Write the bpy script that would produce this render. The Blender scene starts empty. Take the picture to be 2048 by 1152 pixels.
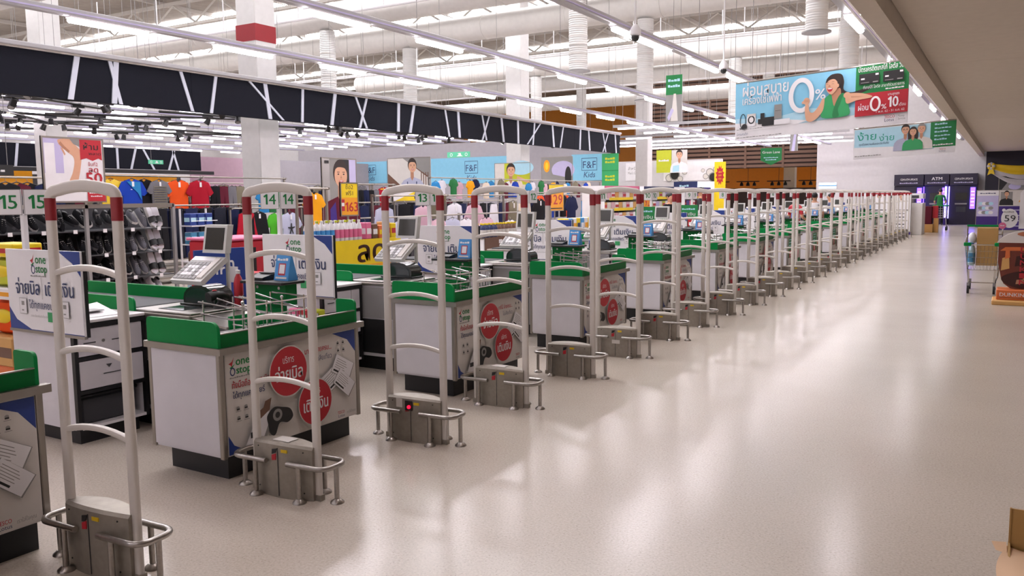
import bpy, bmesh, math, random
from mathutils import Vector, Matrix
random.seed(7)
S = bpy.context.scene
COL = S.collection
# ------------------------------------------------------------------ camera
YAW, PITCH, ROLL, CAM_H, FPX = .5378, .1093, -.010, 1.5173, 1660.9
def set_camera():
    cy, sy, cp, sp = math.cos(YAW), math.sin(YAW), math.cos(PITCH), math.sin(PITCH)
    fwd = Vector((-sy*cp, cy*cp, -sp)); right = Vector((cy, sy, 0)); up = right.cross(fwd)
    c, s = math.cos(ROLL), math.sin(ROLL)
    r2 = right*c + up*s; u2 = -right*s + up*c
    cam = bpy.data.cameras.new('camera'); cam.sensor_width = 36; cam.lens = FPX/2048*36
    cam.clip_start = .02; cam.clip_end = 300
    o = bpy.data.objects.new('camera', cam); COL.objects.link(o)
    mw = Matrix.Identity(4)
    for i in range(3):
        mw[i][0], mw[i][1], mw[i][2] = r2[i], u2[i], -fwd[i]
    mw[2][3] = CAM_H
    o.matrix_world = mw
    S.camera = o
set_camera()
# ------------------------------------------------------------------ world, exposure
w = bpy.data.worlds.new('world'); S.world = w; w.use_nodes = True
w.node_tree.nodes['Background'].inputs[0].default_value = (.80, .78, .80, 1)
w.node_tree.nodes['Background'].inputs[1].default_value = .35
S.view_settings.view_transform = 'Standard'; S.view_settings.look = 'None'
S.view_settings.gamma = 1; S.view_settings.use_curve_mapping = False
S.view_settings.exposure = EXPOSURE = 1.2
TUBE_E, SKY_E, CLOTH_E = 19.0, 6.5, 4.8
# ------------------------------------------------------------------ materials
def lin(c):
    c = c/255
    return c/12.92 if c <= .04045 else ((c+.055)/1.055)**2.4
def rgb(h):
    return tuple(lin(int(h[i:i+2], 16)) for i in (0, 2, 4)) + (1,)
MATS = {}
def mat(name, hexc, rough=.5, metal=0, var=.03, scale=7, bump=0, emit=0, alpha=1, spec=.5, trans=0):
    if name in MATS: return MATS[name]
    m = bpy.data.materials.new(name); m.use_nodes = True
    nt = m.node_tree; b = nt.nodes['Principled BSDF']; c = rgb(hexc)
    b.inputs['Roughness'].default_value = rough; b.inputs['Metallic'].default_value = metal
    b.inputs['Specular IOR Level'].default_value = spec
    tc = nt.nodes.new('ShaderNodeTexCoord'); nz = nt.nodes.new('ShaderNodeTexNoise')
    nz.inputs['Scale'].default_value = scale; nz.inputs['Detail'].default_value = 3
    nt.links.new(tc.outputs['Object'], nz.inputs['Vector'])
    rp = nt.nodes.new('ShaderNodeValToRGB'); rp.color_ramp.elements[0].position = .3; rp.color_ramp.elements[1].position = .7
    rp.color_ramp.elements[0].color = tuple(x*(1-var) for x in c[:3])+(1,)
    rp.color_ramp.elements[1].color = tuple(min(1, x*(1+var)) for x in c[:3])+(1,)
    nt.links.new(nz.outputs['Fac'], rp.inputs[0]); nt.links.new(rp.outputs[0], b.inputs['Base Color'])
    if bump:
        bp = nt.nodes.new('ShaderNodeBump'); bp.inputs['Strength'].default_value = bump; bp.inputs['Distance'].default_value = .01
        nt.links.new(nz.outputs['Fac'], bp.inputs['Height']); nt.links.new(bp.outputs[0], b.inputs['Normal'])
    if emit:
        b.inputs['Emission Color'].default_value = c; b.inputs['Emission Strength'].default_value = emit
    if trans: b.inputs['Transmission Weight'].default_value = trans
    if alpha < 1: b.inputs['Alpha'].default_value = alpha
    if name in ('fascia', 'shoe_d', 'denim', 'green', 'green_dark') or name.startswith('cl_'): b.inputs['Specular IOR Level'].default_value = .15
    MATS[name] = m
    return m
def palette():
    P = dict
    for n, h, r, k in [
        ('ivory', 'd4cec7', .42, 0), ('red_band', '8e1420', .5, 0), ('white_lam', 'cfccd2', .4, 0), ('white_paint', 'd8d4d0', .6, 0),
        ('green', '078240', .4, 0), ('green_dark', '07672f', .4, 0), ('black', '121113', .45, 0), ('plinth', '17161a', .5, 0), ('blackmetal', '1a1a1c', .4, 0),
        ('belt', '4a4b4e', .75, 0), ('grey', '8e8c8c', .5, 0), ('darkgrey', '3c3c40', .5, 0), ('p_white', 'e2e0e3', .45, 0), ('p_paper', 'd0cbc6', .5, 0), ('p_red', 'b3202e', .45, 0),
        ('p_blue', '1f3a86', .45, 0), ('p_navy', '23305e', .45, 0), ('p_green', '0e7a3c', .45, 0), ('p_black', '1b1a1c', .5, 0), ('p_grey', '8a8886', .5, 0),
        ('p_sky', '7fbfdc', .5, 0), ('p_skyl', 'a9d3e4', .5, 0), ('p_cyan', '3f8fd0', .45, 0), ('p_yellow', 'e4c60a', .5, 0), ('p_amber', 'e39a12', .5, 0), ('p_skin', 'd2a183', .55, 0),
        ('p_skind', 'b37f62', .55, 0), ('p_hair', '2a1c18', .5, 0), ('p_gsh', '2f9a5b', .5, 0), ('p_gshd', '1f7a45', .5, 0), ('p_pink', 'd4688f', .5, 0), ('p_teal', '1f9a86', .5, 0),
        ('p_lime', 'b8bf22', .5, 0), ('p_purple', '3a2178', .4, 0), ('p_ff', '78b4cf', .5, 0), ('p_brown', '6a4a3a', .5, 0), ('p_lilac', 'b9b2d6', .5, 0),
        ('fascia', '15161f', .8, 0), ('strip', 'b9bcc9', .5, 0), ('column', 'cdcbca', .7, 0), ('duct', 'd2cfcb', .6, 0), ('truss', 'b9b3ac', .6, 0), ('rail', 'a9a7ab', .4, 0),
        ('soffit', 'cfc3b5', .8, 0), ('wall', 'c9c6c9', .7, 0), ('wall_grey', '98949a', .8, 0), ('brown', '6d5040', .6, 0), ('brownd', '3d2c26', .7, 0), ('orange', 'd98a2c', .6, 0), ('roof', 'a39b92', .8, 0),
        ('card', 'b08a52', .8, 0), ('cardd', '8b6f48', .8, 0), ('paper', 'd9b592', .8, 0), ('denim', '20222e', .8, 0), ('cl_black', '19181c', .85, 0), ('cl_grey', '6f6d72', .85, 0),
        ('cl_blue', '1f3fa6', .8, 0), ('cl_orange', 'e0521f', .8, 0), ('cl_red', 'a3172a', .8, 0), ('cl_amber', 'e09a18', .8, 0), ('cl_lime', '4fae2e', .8, 0), ('cl_white', 'd5d2da', .8, 0),
        ('cl_pink', 'c9a6b4', .8, 0), ('cl_lilac', 'aeb0c6', .8, 0), ('cl_maroon', '5d1f2e', .8, 0), ('cl_navy', '1b2142', .8, 0), ('cl_teal', '2f7fb8', .8, 0), ('cl_khaki', '77705f', .8, 0), ('cl_cream', 'd9c9b6', .8, 0), ('cl_green', '2c7040', .8, 0), ('cl_mauve', 'a98f9c', .8, 0),
        ('rubber', '232224', .7, 0), ('sole', 'cfccca', .6, 0), ('shoe_d', '17171b', .8, 0), ('shoe_g', '5a5a62', .8, 0), ('shopfront', '1a1428', .5, 0), ('skin', 'c08e70', .55, 0), ('hair', '181416', .5, 0),
        ('keybd', 'c9c9c6', .45, 0), ('screen', '2e2c26', .2, 0), ('screen_b', '232639', .15, 0), ('smoke', '2a2c2c', .12, 0), ('scanglass', '31383a', .08, 0),
        ('cola', '6e3226', .25, 0), ('cola_d', '3b1714', .25, 0), ('foam', 'd6cfcb', .6, 0), ('cinn', 'b06a48', .7, 0), ('orange_b', 'd06a34', .5, 0), ('tan', 'c99a5a', .6, 0),
        ('pet', 'aecbd6', .15, 0), ('petblue', '3f7fa6', .3, 0), ('plastic_bag', 'd9d9dd', .35, 0), ('atm', '1c1330', .35, 0), ('yellow', 'dcb81a', .5, 0), ('satin', 'b9b4b6', .6, 0)]:
        mat(n, h, r, k)
    mat('steel', 'a8a39e', .32, 1, .1, 60); mat('steel_box', '9c958b', .5, .6, .08, 30, .03); mat('chrome', 'c4c2c0', .16, 1); mat('alu', '9b958e', .38, 1, .05)
    mat('tube', 'fbf3fa', .5, emit=TUBE_E); mat('tube_c', 'f8eefc', .5, emit=CLOTH_E); mat('sky', 'fdfbff', .5, emit=SKY_E); mat('warm', 'ffcf90', .5, emit=14); mat('spot', 'fff2dd', .5, emit=40)
    mat('violet', '5a3cff', .5, emit=3.0); mat('violet_l', 'a99cff', .5, emit=2.2); mat('redlamp', 'ff1030', .5, emit=1.3); mat('lit', 'dfe9ff', .5, emit=2.0); mat('exit', '4fae88', .5, emit=.15)
    mat('clear', 'cfd8d8', .05, trans=.9, var=0); mat('silver', 'b7b4b4', .35, .6)
palette()
def special_floor():
    m = bpy.data.materials.new('floor_vinyl'); m.use_nodes = True; nt = m.node_tree; b = nt.nodes['Principled BSDF']
    tc = nt.nodes.new('ShaderNodeTexCoord')
    n1 = nt.nodes.new('ShaderNodeTexNoise'); n1.inputs['Scale'].default_value = 90; n1.inputs['Detail'].default_value = 5
    n2 = nt.nodes.new('ShaderNodeTexNoise'); n2.inputs['Scale'].default_value = .55; n2.inputs['Detail'].default_value = 4
    vo = nt.nodes.new('ShaderNodeTexVoronoi'); vo.inputs['Scale'].default_value = 55
    for n in (n1, n2, vo): nt.links.new(tc.outputs['Object'], n.inputs['Vector'])
    r1 = nt.nodes.new('ShaderNodeValToRGB'); r1.color_ramp.elements[0].position = .35; r1.color_ramp.elements[1].position = .65
    r1.color_ramp.elements[0].color = rgb('c0b5a8'); r1.color_ramp.elements[1].color = rgb('cec4b7')
    r2 = nt.nodes.new('ShaderNodeValToRGB'); r2.color_ramp.elements[0].position = .35; r2.color_ramp.elements[1].position = .7
    r2.color_ramp.elements[0].color = (.92, .92, .92, 1); r2.color_ramp.elements[1].color = (1, 1, 1, 1)
    r3 = nt.nodes.new('ShaderNodeValToRGB'); r3.color_ramp.elements[0].position = .10; r3.color_ramp.elements[1].position = .2
    r3.color_ramp.elements[0].color = (.74, .72, .70, 1); r3.color_ramp.elements[1].color = (1, 1, 1, 1)
    nt.links.new(n1.outputs['Fac'], r1.inputs[0]); nt.links.new(n2.outputs['Fac'], r2.inputs[0]); nt.links.new(vo.outputs['Distance'], r3.inputs[0])
    def mul(a, bb):
        mx = nt.nodes.new('ShaderNodeMix'); mx.data_type = 'RGBA'; mx.blend_type = 'MULTIPLY'; mx.inputs[0].default_value = 1
        nt.links.new(a, mx.inputs[6]); nt.links.new(bb, mx.inputs[7]); return mx.outputs[2]
    nt.links.new(mul(mul(r1.outputs[0], r2.outputs[0]), r3.outputs[0]), b.inputs['Base Color'])
    rr = nt.nodes.new('ShaderNodeMapRange'); rr.inputs['To Min'].default_value = .17; rr.inputs['To Max'].default_value = .262
    nt.links.new(n2.outputs['Fac'], rr.inputs[0]); nt.links.new(rr.outputs[0], b.inputs['Roughness'])
    bp = nt.nodes.new('ShaderNodeBump'); bp.inputs['Strength'].default_value = .10; bp.inputs['Distance'].default_value = .01
    n3 = nt.nodes.new('ShaderNodeTexNoise'); n3.inputs['Scale'].default_value = 7; nt.links.new(tc.outputs['Object'], n3.inputs['Vector'])
    nt.links.new(n3.outputs['Fac'], bp.inputs['Height']); nt.links.new(bp.outputs[0], b.inputs['Normal'])
    b.inputs['Specular IOR Level'].default_value = .42
    MATS['floor'] = m
special_floor()
def special_wave(name, hexc, scale, direction, rough=.7, depth=.02, var=.1):
    m = mat(name, hexc, rough, var=var, scale=3); nt = m.node_tree; b = nt.nodes['Principled BSDF']
    tc = nt.nodes.new('ShaderNodeTexCoord'); wv = nt.nodes.new('ShaderNodeTexWave'); wv.bands_direction = direction
    wv.inputs['Scale'].default_value = scale; nt.links.new(tc.outputs['Object'], wv.inputs['Vector'])
    bp = nt.nodes.new('ShaderNodeBump'); bp.inputs['Strength'].default_value = .5; bp.inputs['Distance'].default_value = depth
    nt.links.new(wv.outputs['Fac'], bp.inputs['Height']); nt.links.new(bp.outputs[0], b.inputs['Normal'])
special_wave('roof_deck', '9c938a', 5, 'X', .8, .03)
special_wave('flex', 'd3d2d0', 6, 'Z', .6, .02, .04)
# ------------------------------------------------------------------ mesh builder
class M:
    def __init__(s, mt='white_lam'): s.v = []; s.f = []; s.mi = []; s.mn = []; s.cur = 0; s.mat(mt)
    def mat(s, n):
        if n not in s.mn: s.mn.append(n)
        s.cur = s.mn.index(n); return s
    def add(s, vs, fs):
        o = len(s.v); s.v += [tuple(v) for v in vs]
        s.f += [tuple(i+o for i in f) for f in fs]; s.mi += [s.cur]*len(fs); return s
    def box(s, x0, x1, y0, y1, z0, z1, b=0):
        if b <= 0:
            return s.add([(x, y, z) for x in (x0, x1) for y in (y0, y1) for z in (z0, z1)],
                         [(0, 1, 3, 2), (4, 6, 7, 5), (0, 4, 5, 1), (2, 3, 7, 6), (0, 2, 6, 4), (1, 5, 7, 3)])
        C = ((x0+x1)/2, (y0+y1)/2, (z0+z1)/2); H = (abs(x1-x0)/2, abs(y1-y0)/2, abs(z1-z0)/2); b = min(b, min(H)*.95)
        vs = []; ix = {}
        for sx in (-1, 1):
            for sy in (-1, 1):
                for sz in (-1, 1):
                    for a in range(3):
                        h = [H[k] - (0 if k == a else b) for k in range(3)]
                        ix[(sx, sy, sz, a)] = len(vs); vs.append((C[0]+sx*h[0], C[1]+sy*h[1], C[2]+sz*h[2]))
        fs = []; I = lambda t, a: ix[tuple(t)+(a,)]
        for a in range(3):
            o1, o2 = [k for k in range(3) if k != a]
            for sg in (-1, 1):
                q = []
                for p, r in ((-1, -1), (1, -1), (1, 1), (-1, 1)):
                    t = [0, 0, 0]; t[a] = sg; t[o1] = p; t[o2] = r; q.append(I(t, a))
                fs.append(q)
            for p in (-1, 1):
                for r in (-1, 1):
                    t0 = [0, 0, 0]; t0[a] = -1; t0[o1] = p; t0[o2] = r; t1 = list(t0); t1[a] = 1
                    fs.append([I(t0, o1), I(t1, o1), I(t1, o2), I(t0, o2)])
        for sx in (-1, 1):
            for sy in (-1, 1):
                for sz in (-1, 1): fs.append([ix[(sx, sy, sz, k)] for k in range(3)])
        return s.add(vs, fs)
    def tube(s, pts, r=.01, n=8, sec=None, closed=False, cap=True):
        pts = [Vector(p) for p in pts]; N = len(pts)
        sec = sec or [(math.cos(2*math.pi*i/n), math.sin(2*math.pi*i/n)) for i in range(n)]; k = len(sec)
        rs = r if isinstance(r, (list, tuple)) else [r]*N
        T = []
        for i in range(N):
            a = pts[(i-1) % N] if (closed or i > 0) else pts[i]; c = pts[(i+1) % N] if (closed or i < N-1) else pts[i]
            T.append((c-a).normalized())
        up = Vector((0, 0, 1)) if abs(T[0].z) < .9 else Vector((0, 1, 0))
        nrm = (up - T[0]*up.dot(T[0])).normalized(); vs = []
        for i in range(N):
            nrm = (nrm - T[i]*nrm.dot(T[i])).normalized(); bi = T[i].cross(nrm)
            vs += [pts[i] + (nrm*b_ + bi*a_)*rs[i] for a_, b_ in sec]
        fs = []
        for i in range(N if closed else N-1):
            j = (i+1) % N
            fs += [(i*k+q, i*k+(q+1) % k, j*k+(q+1) % k, j*k+q) for q in range(k)]
        if cap and not closed: fs += [tuple(range(k))[::-1], tuple((N-1)*k+q for q in range(k))]
        return s.add(vs, fs)
    def cyl(s, p0, p1, r, n=12, r2=None): return s.tube([p0, p1], [r, r if r2 is None else r2], n)
    def prism(s, poly, axis, a0, a1):
        f = {'x': lambda p, a: (a, p[0], p[1]), 'y': lambda p, a: (p[0], a, p[1]), 'z': lambda p, a: (p[0], p[1], a)}[axis]
        n = len(poly)
        return s.add([f(p, a0) for p in poly]+[f(p, a1) for p in poly],
                     [tuple(range(n)), tuple(range(2*n-1, n-1, -1))]+[(i, (i+1) % n, n+(i+1) % n, n+i) for i in range(n)])
    def lathe(s, cx, cy, prof, n=16):
        vs = [(cx+r*math.cos(2*math.pi*i/n), cy+r*math.sin(2*math.pi*i/n), z) for r, z in prof for i in range(n)]; k = len(prof)
        fs = [(j*n+i, j*n+(i+1) % n, (j+1)*n+(i+1) % n, (j+1)*n+i) for j in range(k-1) for i in range(n)]
        return s.add(vs, fs+[tuple(range(n))[::-1], tuple((k-1)*n+i for i in range(n))])
    def ell(s, c, rx, ry, rz, n=12, m=8):
        vs = [(c[0], c[1], c[2]-rz)]; fs = []
        for j in range(1, m):
            t = -math.pi/2+math.pi*j/m
            vs += [(c[0]+rx*math.cos(t)*math.cos(2*math.pi*i/n), c[1]+ry*math.cos(t)*math.sin(2*math.pi*i/n), c[2]+rz*math.sin(t)) for i in range(n)]
        vs.append((c[0], c[1], c[2]+rz)); L = len(vs)-1
        fs += [(0, 1+(i+1) % n, 1+i) for i in range(n)]
        for j in range(m-2):
            a = 1+j*n; fs += [(a+i, a+(i+1) % n, a+n+(i+1) % n, a+n+i) for i in range(n)]
        a = 1+(m-2)*n; fs += [(a+i, a+(i+1) % n, L) for i in range(n)]
        return s.add(vs, fs)
    def grid(s, fn, nu, nv):
        vs = [fn(i/nu, j/nv) for j in range(nv+1) for i in range(nu+1)]
        return s.add(vs, [(j*(nu+1)+i, j*(nu+1)+i+1, (j+1)*(nu+1)+i+1, (j+1)*(nu+1)+i) for j in range(nv) for i in range(nu)])
    def mesh(s, name, org=(0, 0, 0), smooth=True):
        me = bpy.data.meshes.new(name)
        me.from_pydata([(x-org[0], y-org[1], z-org[2]) for x, y, z in s.v], [], s.f)
        for n in s.mn: me.materials.append(MATS[n])
        me.polygons.foreach_set('material_index', s.mi)
        if smooth: me.shade_smooth(); me.set_sharp_from_angle(angle=math.radians(38))
        me.update(); return me
    def part(s, name, parent, label=None, kind=None):
        org = wpos(parent)
        o = bpy.data.objects.new(name, s.mesh(name, org)); COL.objects.link(o); o.parent = parent
        if label: o['label'] = label
        if kind: o['kind'] = kind
        return o
    def top(s, name, label=None, cat=None, loc=None, group=None, kind=None):
        if loc is None:
            xs = [v[0] for v in s.v]; ys = [v[1] for v in s.v]; loc = ((min(xs)+max(xs))/2, (min(ys)+max(ys))/2, min(v[2] for v in s.v))
        o = bpy.data.objects.new(name, s.mesh(name, loc)); COL.objects.link(o); o.location = loc
        return tag(o, label, cat, group, kind)
NW = dict(enumerate('zero one two three four five six seven eight nine ten eleven twelve thirteen fourteen fifteen sixteen'.split()))
ORD = dict(enumerate('zeroth first second third fourth fifth sixth seventh eighth ninth tenth eleventh'.split()))
def wpos(o):
    p = Vector((0, 0, 0))
    while o is not None: p = p + o.location; o = o.parent
    return p
def tag(o, label=None, cat=None, group=None, kind=None):
    if label: o['label'] = label
    if cat: o['category'] = cat
    if group: o['group'] = group
    if kind: o['kind'] = kind
    return o
def thing(name, label, cat, loc, group=None, kind=None):
    o = bpy.data.objects.new(name, None); o.empty_display_size = .1; COL.objects.link(o); o.location = loc
    return tag(o, label, cat, group, kind)
def copy_tree(o, parent=None, d=None, label=None):
    c = o.copy(); COL.objects.link(c); c.parent = parent
    if d: c.location = o.location + Vector(d)
    if label: c['label'] = label
    for ch in list(o.children): copy_tree(ch, c)
    return c
# ------------------------------------------------------------------ flat print
TXT = {}
def rawgeo(t):
    cu = bpy.data.curves.new('lettering', 'FONT'); cu.body = t; cu.resolution_u = 2
    o = bpy.data.objects.new('lettering', cu); me = bpy.data.meshes.new_from_object(o)
    g = ([(v.co.x, v.co.y) for v in me.vertices], [tuple(p.vertices) for p in me.polygons])
    bpy.data.objects.remove(o); bpy.data.meshes.remove(me); bpy.data.curves.remove(cu)
    return g
ONE = [(.18, 0), (.29, 0), (.29, .69), (.20, .69), (.03, .57), (.08, .47), (.18, .55)]
def textgeo(t, bold):
    """letters as flat polygons; heavier weights are drawn twice with a small shift"""
    if (t, bold) not in TXT:
        if all(c in '0123456789.' for c in t):
            vs, fs, x = [], [], 0
            for c in t:
                gv, gf = (ONE, [tuple(range(7))]) if c == '1' else rawgeo(c); k = len(vs); x0 = min(p[0] for p in gv)
                vs += [(p[0]-x0+x, p[1]) for p in gv]; fs += [tuple(i+k for i in f) for f in gf]; x += max(p[0] for p in gv)-x0+.09
        else: vs, fs = rawgeo(t)
        TXT[(t, bold)] = (vs, fs)
    return TXT[(t, bold)]
def smooth(pts, n=5):
    out = []; N = len(pts)
    for i in range(N):
        p0, p1, p2, p3 = (Vector(pts[(i+k) % N]) for k in (-1, 0, 1, 2))
        for j in range(n):
            t = j/n; out.append(tuple(.5*((2*p1)+(p2-p0)*t+(2*p0-5*p1+4*p2-p3)*t*t+(3*p1-p0-3*p2+p3)*t**3)))
    return out
class Print:
    def __init__(s, step=.0004): s.it = []; s.k = 1; s.step = step
    def _a(s, vs, fs, m, same=False):
        if not same: s.k += 1
        s.it.append((vs, fs, m, s.k)); return s
    def poly(s, pts, m, same=False): return s._a(list(pts), [tuple(range(len(pts)))], m, same)
    def blob(s, pts, m, same=False): return s.poly(smooth(pts), m, same)
    def bars(s, x, y, w, h, m, n=6, al='l'):
        """a line of unreadable small print"""
        x = {'l': x, 'c': x-w/2, 'r': x-w}[al]
        for i in range(n):
            a = x+w*i/n; k = .5+.4*((i*7+3) % 5)/5
            s.rect(a, y, a+w/n*.86, y+h*k, m, i > 0)
        return s
    def rect(s, x0, y0, x1, y1, m, same=False): return s.poly([(x0, y0), (x1, y0), (x1, y1), (x0, y1)], m, same)
    def ell(s, cx, cy, rx, ry, m, n=28, same=False, a0=0, a1=360):
        full = a1-a0 >= 360; k = n if full else n+1
        return s.poly([(cx+rx*math.cos(math.radians(a0+(a1-a0)*i/n)), cy+ry*math.sin(math.radians(a0+(a1-a0)*i/n))) for i in range(k)], m, same)
    def ring(s, cx, cy, rx, ry, t, m, n=28):
        o = [(cx+rx*math.cos(2*math.pi*i/n), cy+ry*math.sin(2*math.pi*i/n)) for i in range(n)]
        q = [(cx+(rx-t)*math.cos(2*math.pi*i/n), cy+(ry-t)*math.sin(2*math.pi*i/n)) for i in range(n)]
        return s._a(o+q, [(i, (i+1) % n, n+(i+1) % n, n+i) for i in range(n)], m)
    def line(s, pts, w, m):
        for a, b in zip(pts, pts[1:]):
            d = Vector((b[0]-a[0], b[1]-a[1])); 
            if d.length == 0: continue
            n = Vector((-d.y, d.x)).normalized()*w/2
            s.poly([(a[0]-n.x, a[1]-n.y), (b[0]-n.x, b[1]-n.y), (b[0]+n.x, b[1]+n.y), (a[0]+n.x, a[1]+n.y)], m, True)
        s.k += 1; return s
    def text(s, t, x, y, h, m, w=None, al='l', bold=.004, slant=0):
        """h = height of a line (em); w = width to fit"""
        vs, fs = textgeo(t, bold)
        if not vs: return s
        x0 = min(v[0] for v in vs); x1 = max(v[0] for v in vs); sx = h if w is None else w/(x1-x0)
        W = (x1-x0)*sx; off = {'l': 0, 'c': -W/2, 'r': -W}[al]
        d = bold*.8
        for dx, dy in ((0, 0), (d, 0), (d/2, d*.5)) if bold >= .012 else ((0, 0),):
            s._a([(x+off+(a-x0+dx)*sx+slant*b*h, y+(b+dy)*h) for a, b in vs], fs, m)
        return s
    def build(s, name, parent, org, u, v):
        u = Vector(u).normalized(); v = Vector(v).normalized(); n = u.cross(v); o = Vector(org); mb = M('p_white'); mb.mn = []; 
        for vs, fs, m, k in s.it:
            mb.mat(m); mb.add([o+u*a+v*b+n*(k*s.step) for a, b in vs], fs)
        return mb.part(name, parent)
def bust(P, cx, cy, h, shirt='p_gsh', hair='p_hair', skin='p_skin', long_hair=False, turn=0, glasses=False):
    """chest-up figure; cy = bottom, h = height from chest to crown"""
    H = h*.36; hy = cy+h-H*.5; w = H*.37
    if long_hair: P.blob([(cx-w*1.25, hy+H*.2), (cx+w*1.25, hy+H*.2), (cx+w*1.5, hy-H*.9), (cx+w*.6, hy-H*1.05), (cx-w*.6, hy-H*1.05), (cx-w*1.5, hy-H*.9)], hair)
    P.ell(cx+turn*w*.1, hy+H*.06, w*1.16, H*.53, hair)
    P.rect(cx-w*.42, cy+h*.38, cx+w*.42, hy-H*.2, 'p_skind')
    P.poly([(cx-h*.43, cy), (cx-h*.42, cy+h*.20), (cx-h*.39, cy+h*.32), (cx-h*.30, cy+h*.42), (cx-w*.45, cy+h*.5), (cx, cy+h*.4), (cx+w*.45, cy+h*.5), (cx+h*.30, cy+h*.42), (cx+h*.40, cy+h*.30), (cx+h*.42, cy)], shirt)
    P.ell(cx+turn*w*.25, hy-H*.06, w, H*.46, skin)
    P.blob([(cx-w*1.02, hy+H*.12), (cx-w*.5+turn*w*.3, hy+H*.27), (cx+w*.6+turn*w*.2, hy+H*.25), (cx+w*1.02, hy+H*.1), (cx+w*.8, hy+H*.42), (cx, hy+H*.56), (cx-w*.8, hy+H*.42)], hair)
    f = cx+turn*w*.35
    for e in (-1, 1):
        P.ell(f+e*w*.42, hy, w*.14, H*.03, 'p_hair', 10); P.rect(f+e*w*.42-w*.2, hy+H*.07, f+e*w*.42+w*.2, hy+H*.095, 'p_hair', True)
        if glasses: P.ring(f+e*w*.42, hy, w*.3, H*.09, w*.06, 'p_black', 14)
    P.poly([(f, hy-H*.02), (f+w*.16, hy-H*.17), (f-w*.14, hy-H*.17)], 'p_skind')
    P.ell(f, hy-H*.28, w*.34, H*.055, 'p_red', 12); P.ell(f, hy-H*.27, w*.27, H*.022, 'p_white', 10)
    return hy, H, w
def framed(name, label, cat, x, y, z0, w, h, facing, draw, back='p_white', group=None, frame='alu', t=.02, post=None, zp=0):
    """flat board; facing '-y' or '+x'; (x,y) = left end seen from the front"""
    u = {'-y': Vector((1, 0, 0)), '+x': Vector((0, 1, 0))}[facing]; n = {'-y': Vector((0, -1, 0)), '+x': Vector((1, 0, 0))}[facing]
    c = Vector((x, y, 0))+u*w/2
    r = thing(name, label, cat, (c.x, c.y, zp if post else z0), group)
    b = M(back); e = c-u*w/2-n*t; f_ = c+u*w/2
    b.box(min(e.x, f_.x), max(e.x, f_.x), min(e.y, f_.y), max(e.y, f_.y), z0, z0+h); bd = b.part('board', r)
    if frame:
        for q, (a0, a1, b0, b1) in enumerate(((0, w, 0, .02), (0, w, h-.02, h), (0, .02, .02, h-.02), (w-.02, w, .02, h-.02))):
            p0 = Vector((x, y, 0))+u*a0-n*t; p1 = Vector((x, y, 0))+u*a1+n*.006
            M(frame).box(min(p0.x, p1.x), max(p0.x, p1.x), min(p0.y, p1.y), max(p0.y, p1.y), z0+b0, z0+b1).part('frame_rail', r)
    if post:
        for d in post:
            p = Vector((x, y, 0))+u*d-n*(t+.02); M('alu').cyl((p.x, p.y, zp), (p.x, p.y, z0+h*.6), .015).part('post', r)
    P = Print(); draw(P, w, h); P.build('printed_face', bd, (x+n.x*.001, y+n.y*.001, z0), u, (0, 0, 1))
    return r
# ------------------------------------------------------------------ building shell
def shell():
    M('floor').box(-42, 9, -7, 64, -.1, 0).top('floor', kind='structure')
    M('roof_deck').box(-42, -1.28, -7, 64, 9, 9.15).top('ceiling', kind='structure')
    sf = thing('ceiling_soffit', None, None, (4, 20, 3.4), kind='structure')
    ys = (-7, 2.97, 13.97, 24.97, 35.97, 45.2)
    for y0, y1 in zip(ys, ys[1:]):
        for x0, x1 in ((-1.085, 3.9), (3.912, 8.9)): M('soffit').box(x0, x1, y0+.006, y1-.006, 3.4, 3.5).part('ceiling_panel', sf)
    M('soffit').box(-1.29, -1.09, -7, 45.5, 3.2, 9).top('wall_right', kind='structure')
    M('wall').box(-8.65, -1.0, 45.5, 45.8, 0, 9).top('wall_far', kind='structure')
    M('wall').box(-42, -41.8, -7, 64, 0, 9).top('wall_left', kind='structure')
    M('wall').box(-42, 9, -7.2, -7, 0, 9).top('wall_near', kind='structure')
    M('shopfront').box(-1.0, 9, 45.2, 45.5, 0, 3.4).top('wall_shopfront', kind='structure')
    M('wall').box(8.9, 9, -7, 45.5, 0, 3.5).top('wall_outer', kind='structure')
    M('orange').box(-42, -8.65, 62, 62.2, 0, 9).top('wall_back', kind='structure')
    # clothes-department wall with blue name boards
    M('wall_grey').box(-32, -14.35, 32, 32.2, 0, 4.0).top('wall_clothing', kind='structure')
    # shelving-department wall
    M('wall').box(-18.5, -12.3, 41, 41.2, 0, 3.3).top('wall_grooming', kind='structure')
shell()
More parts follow.
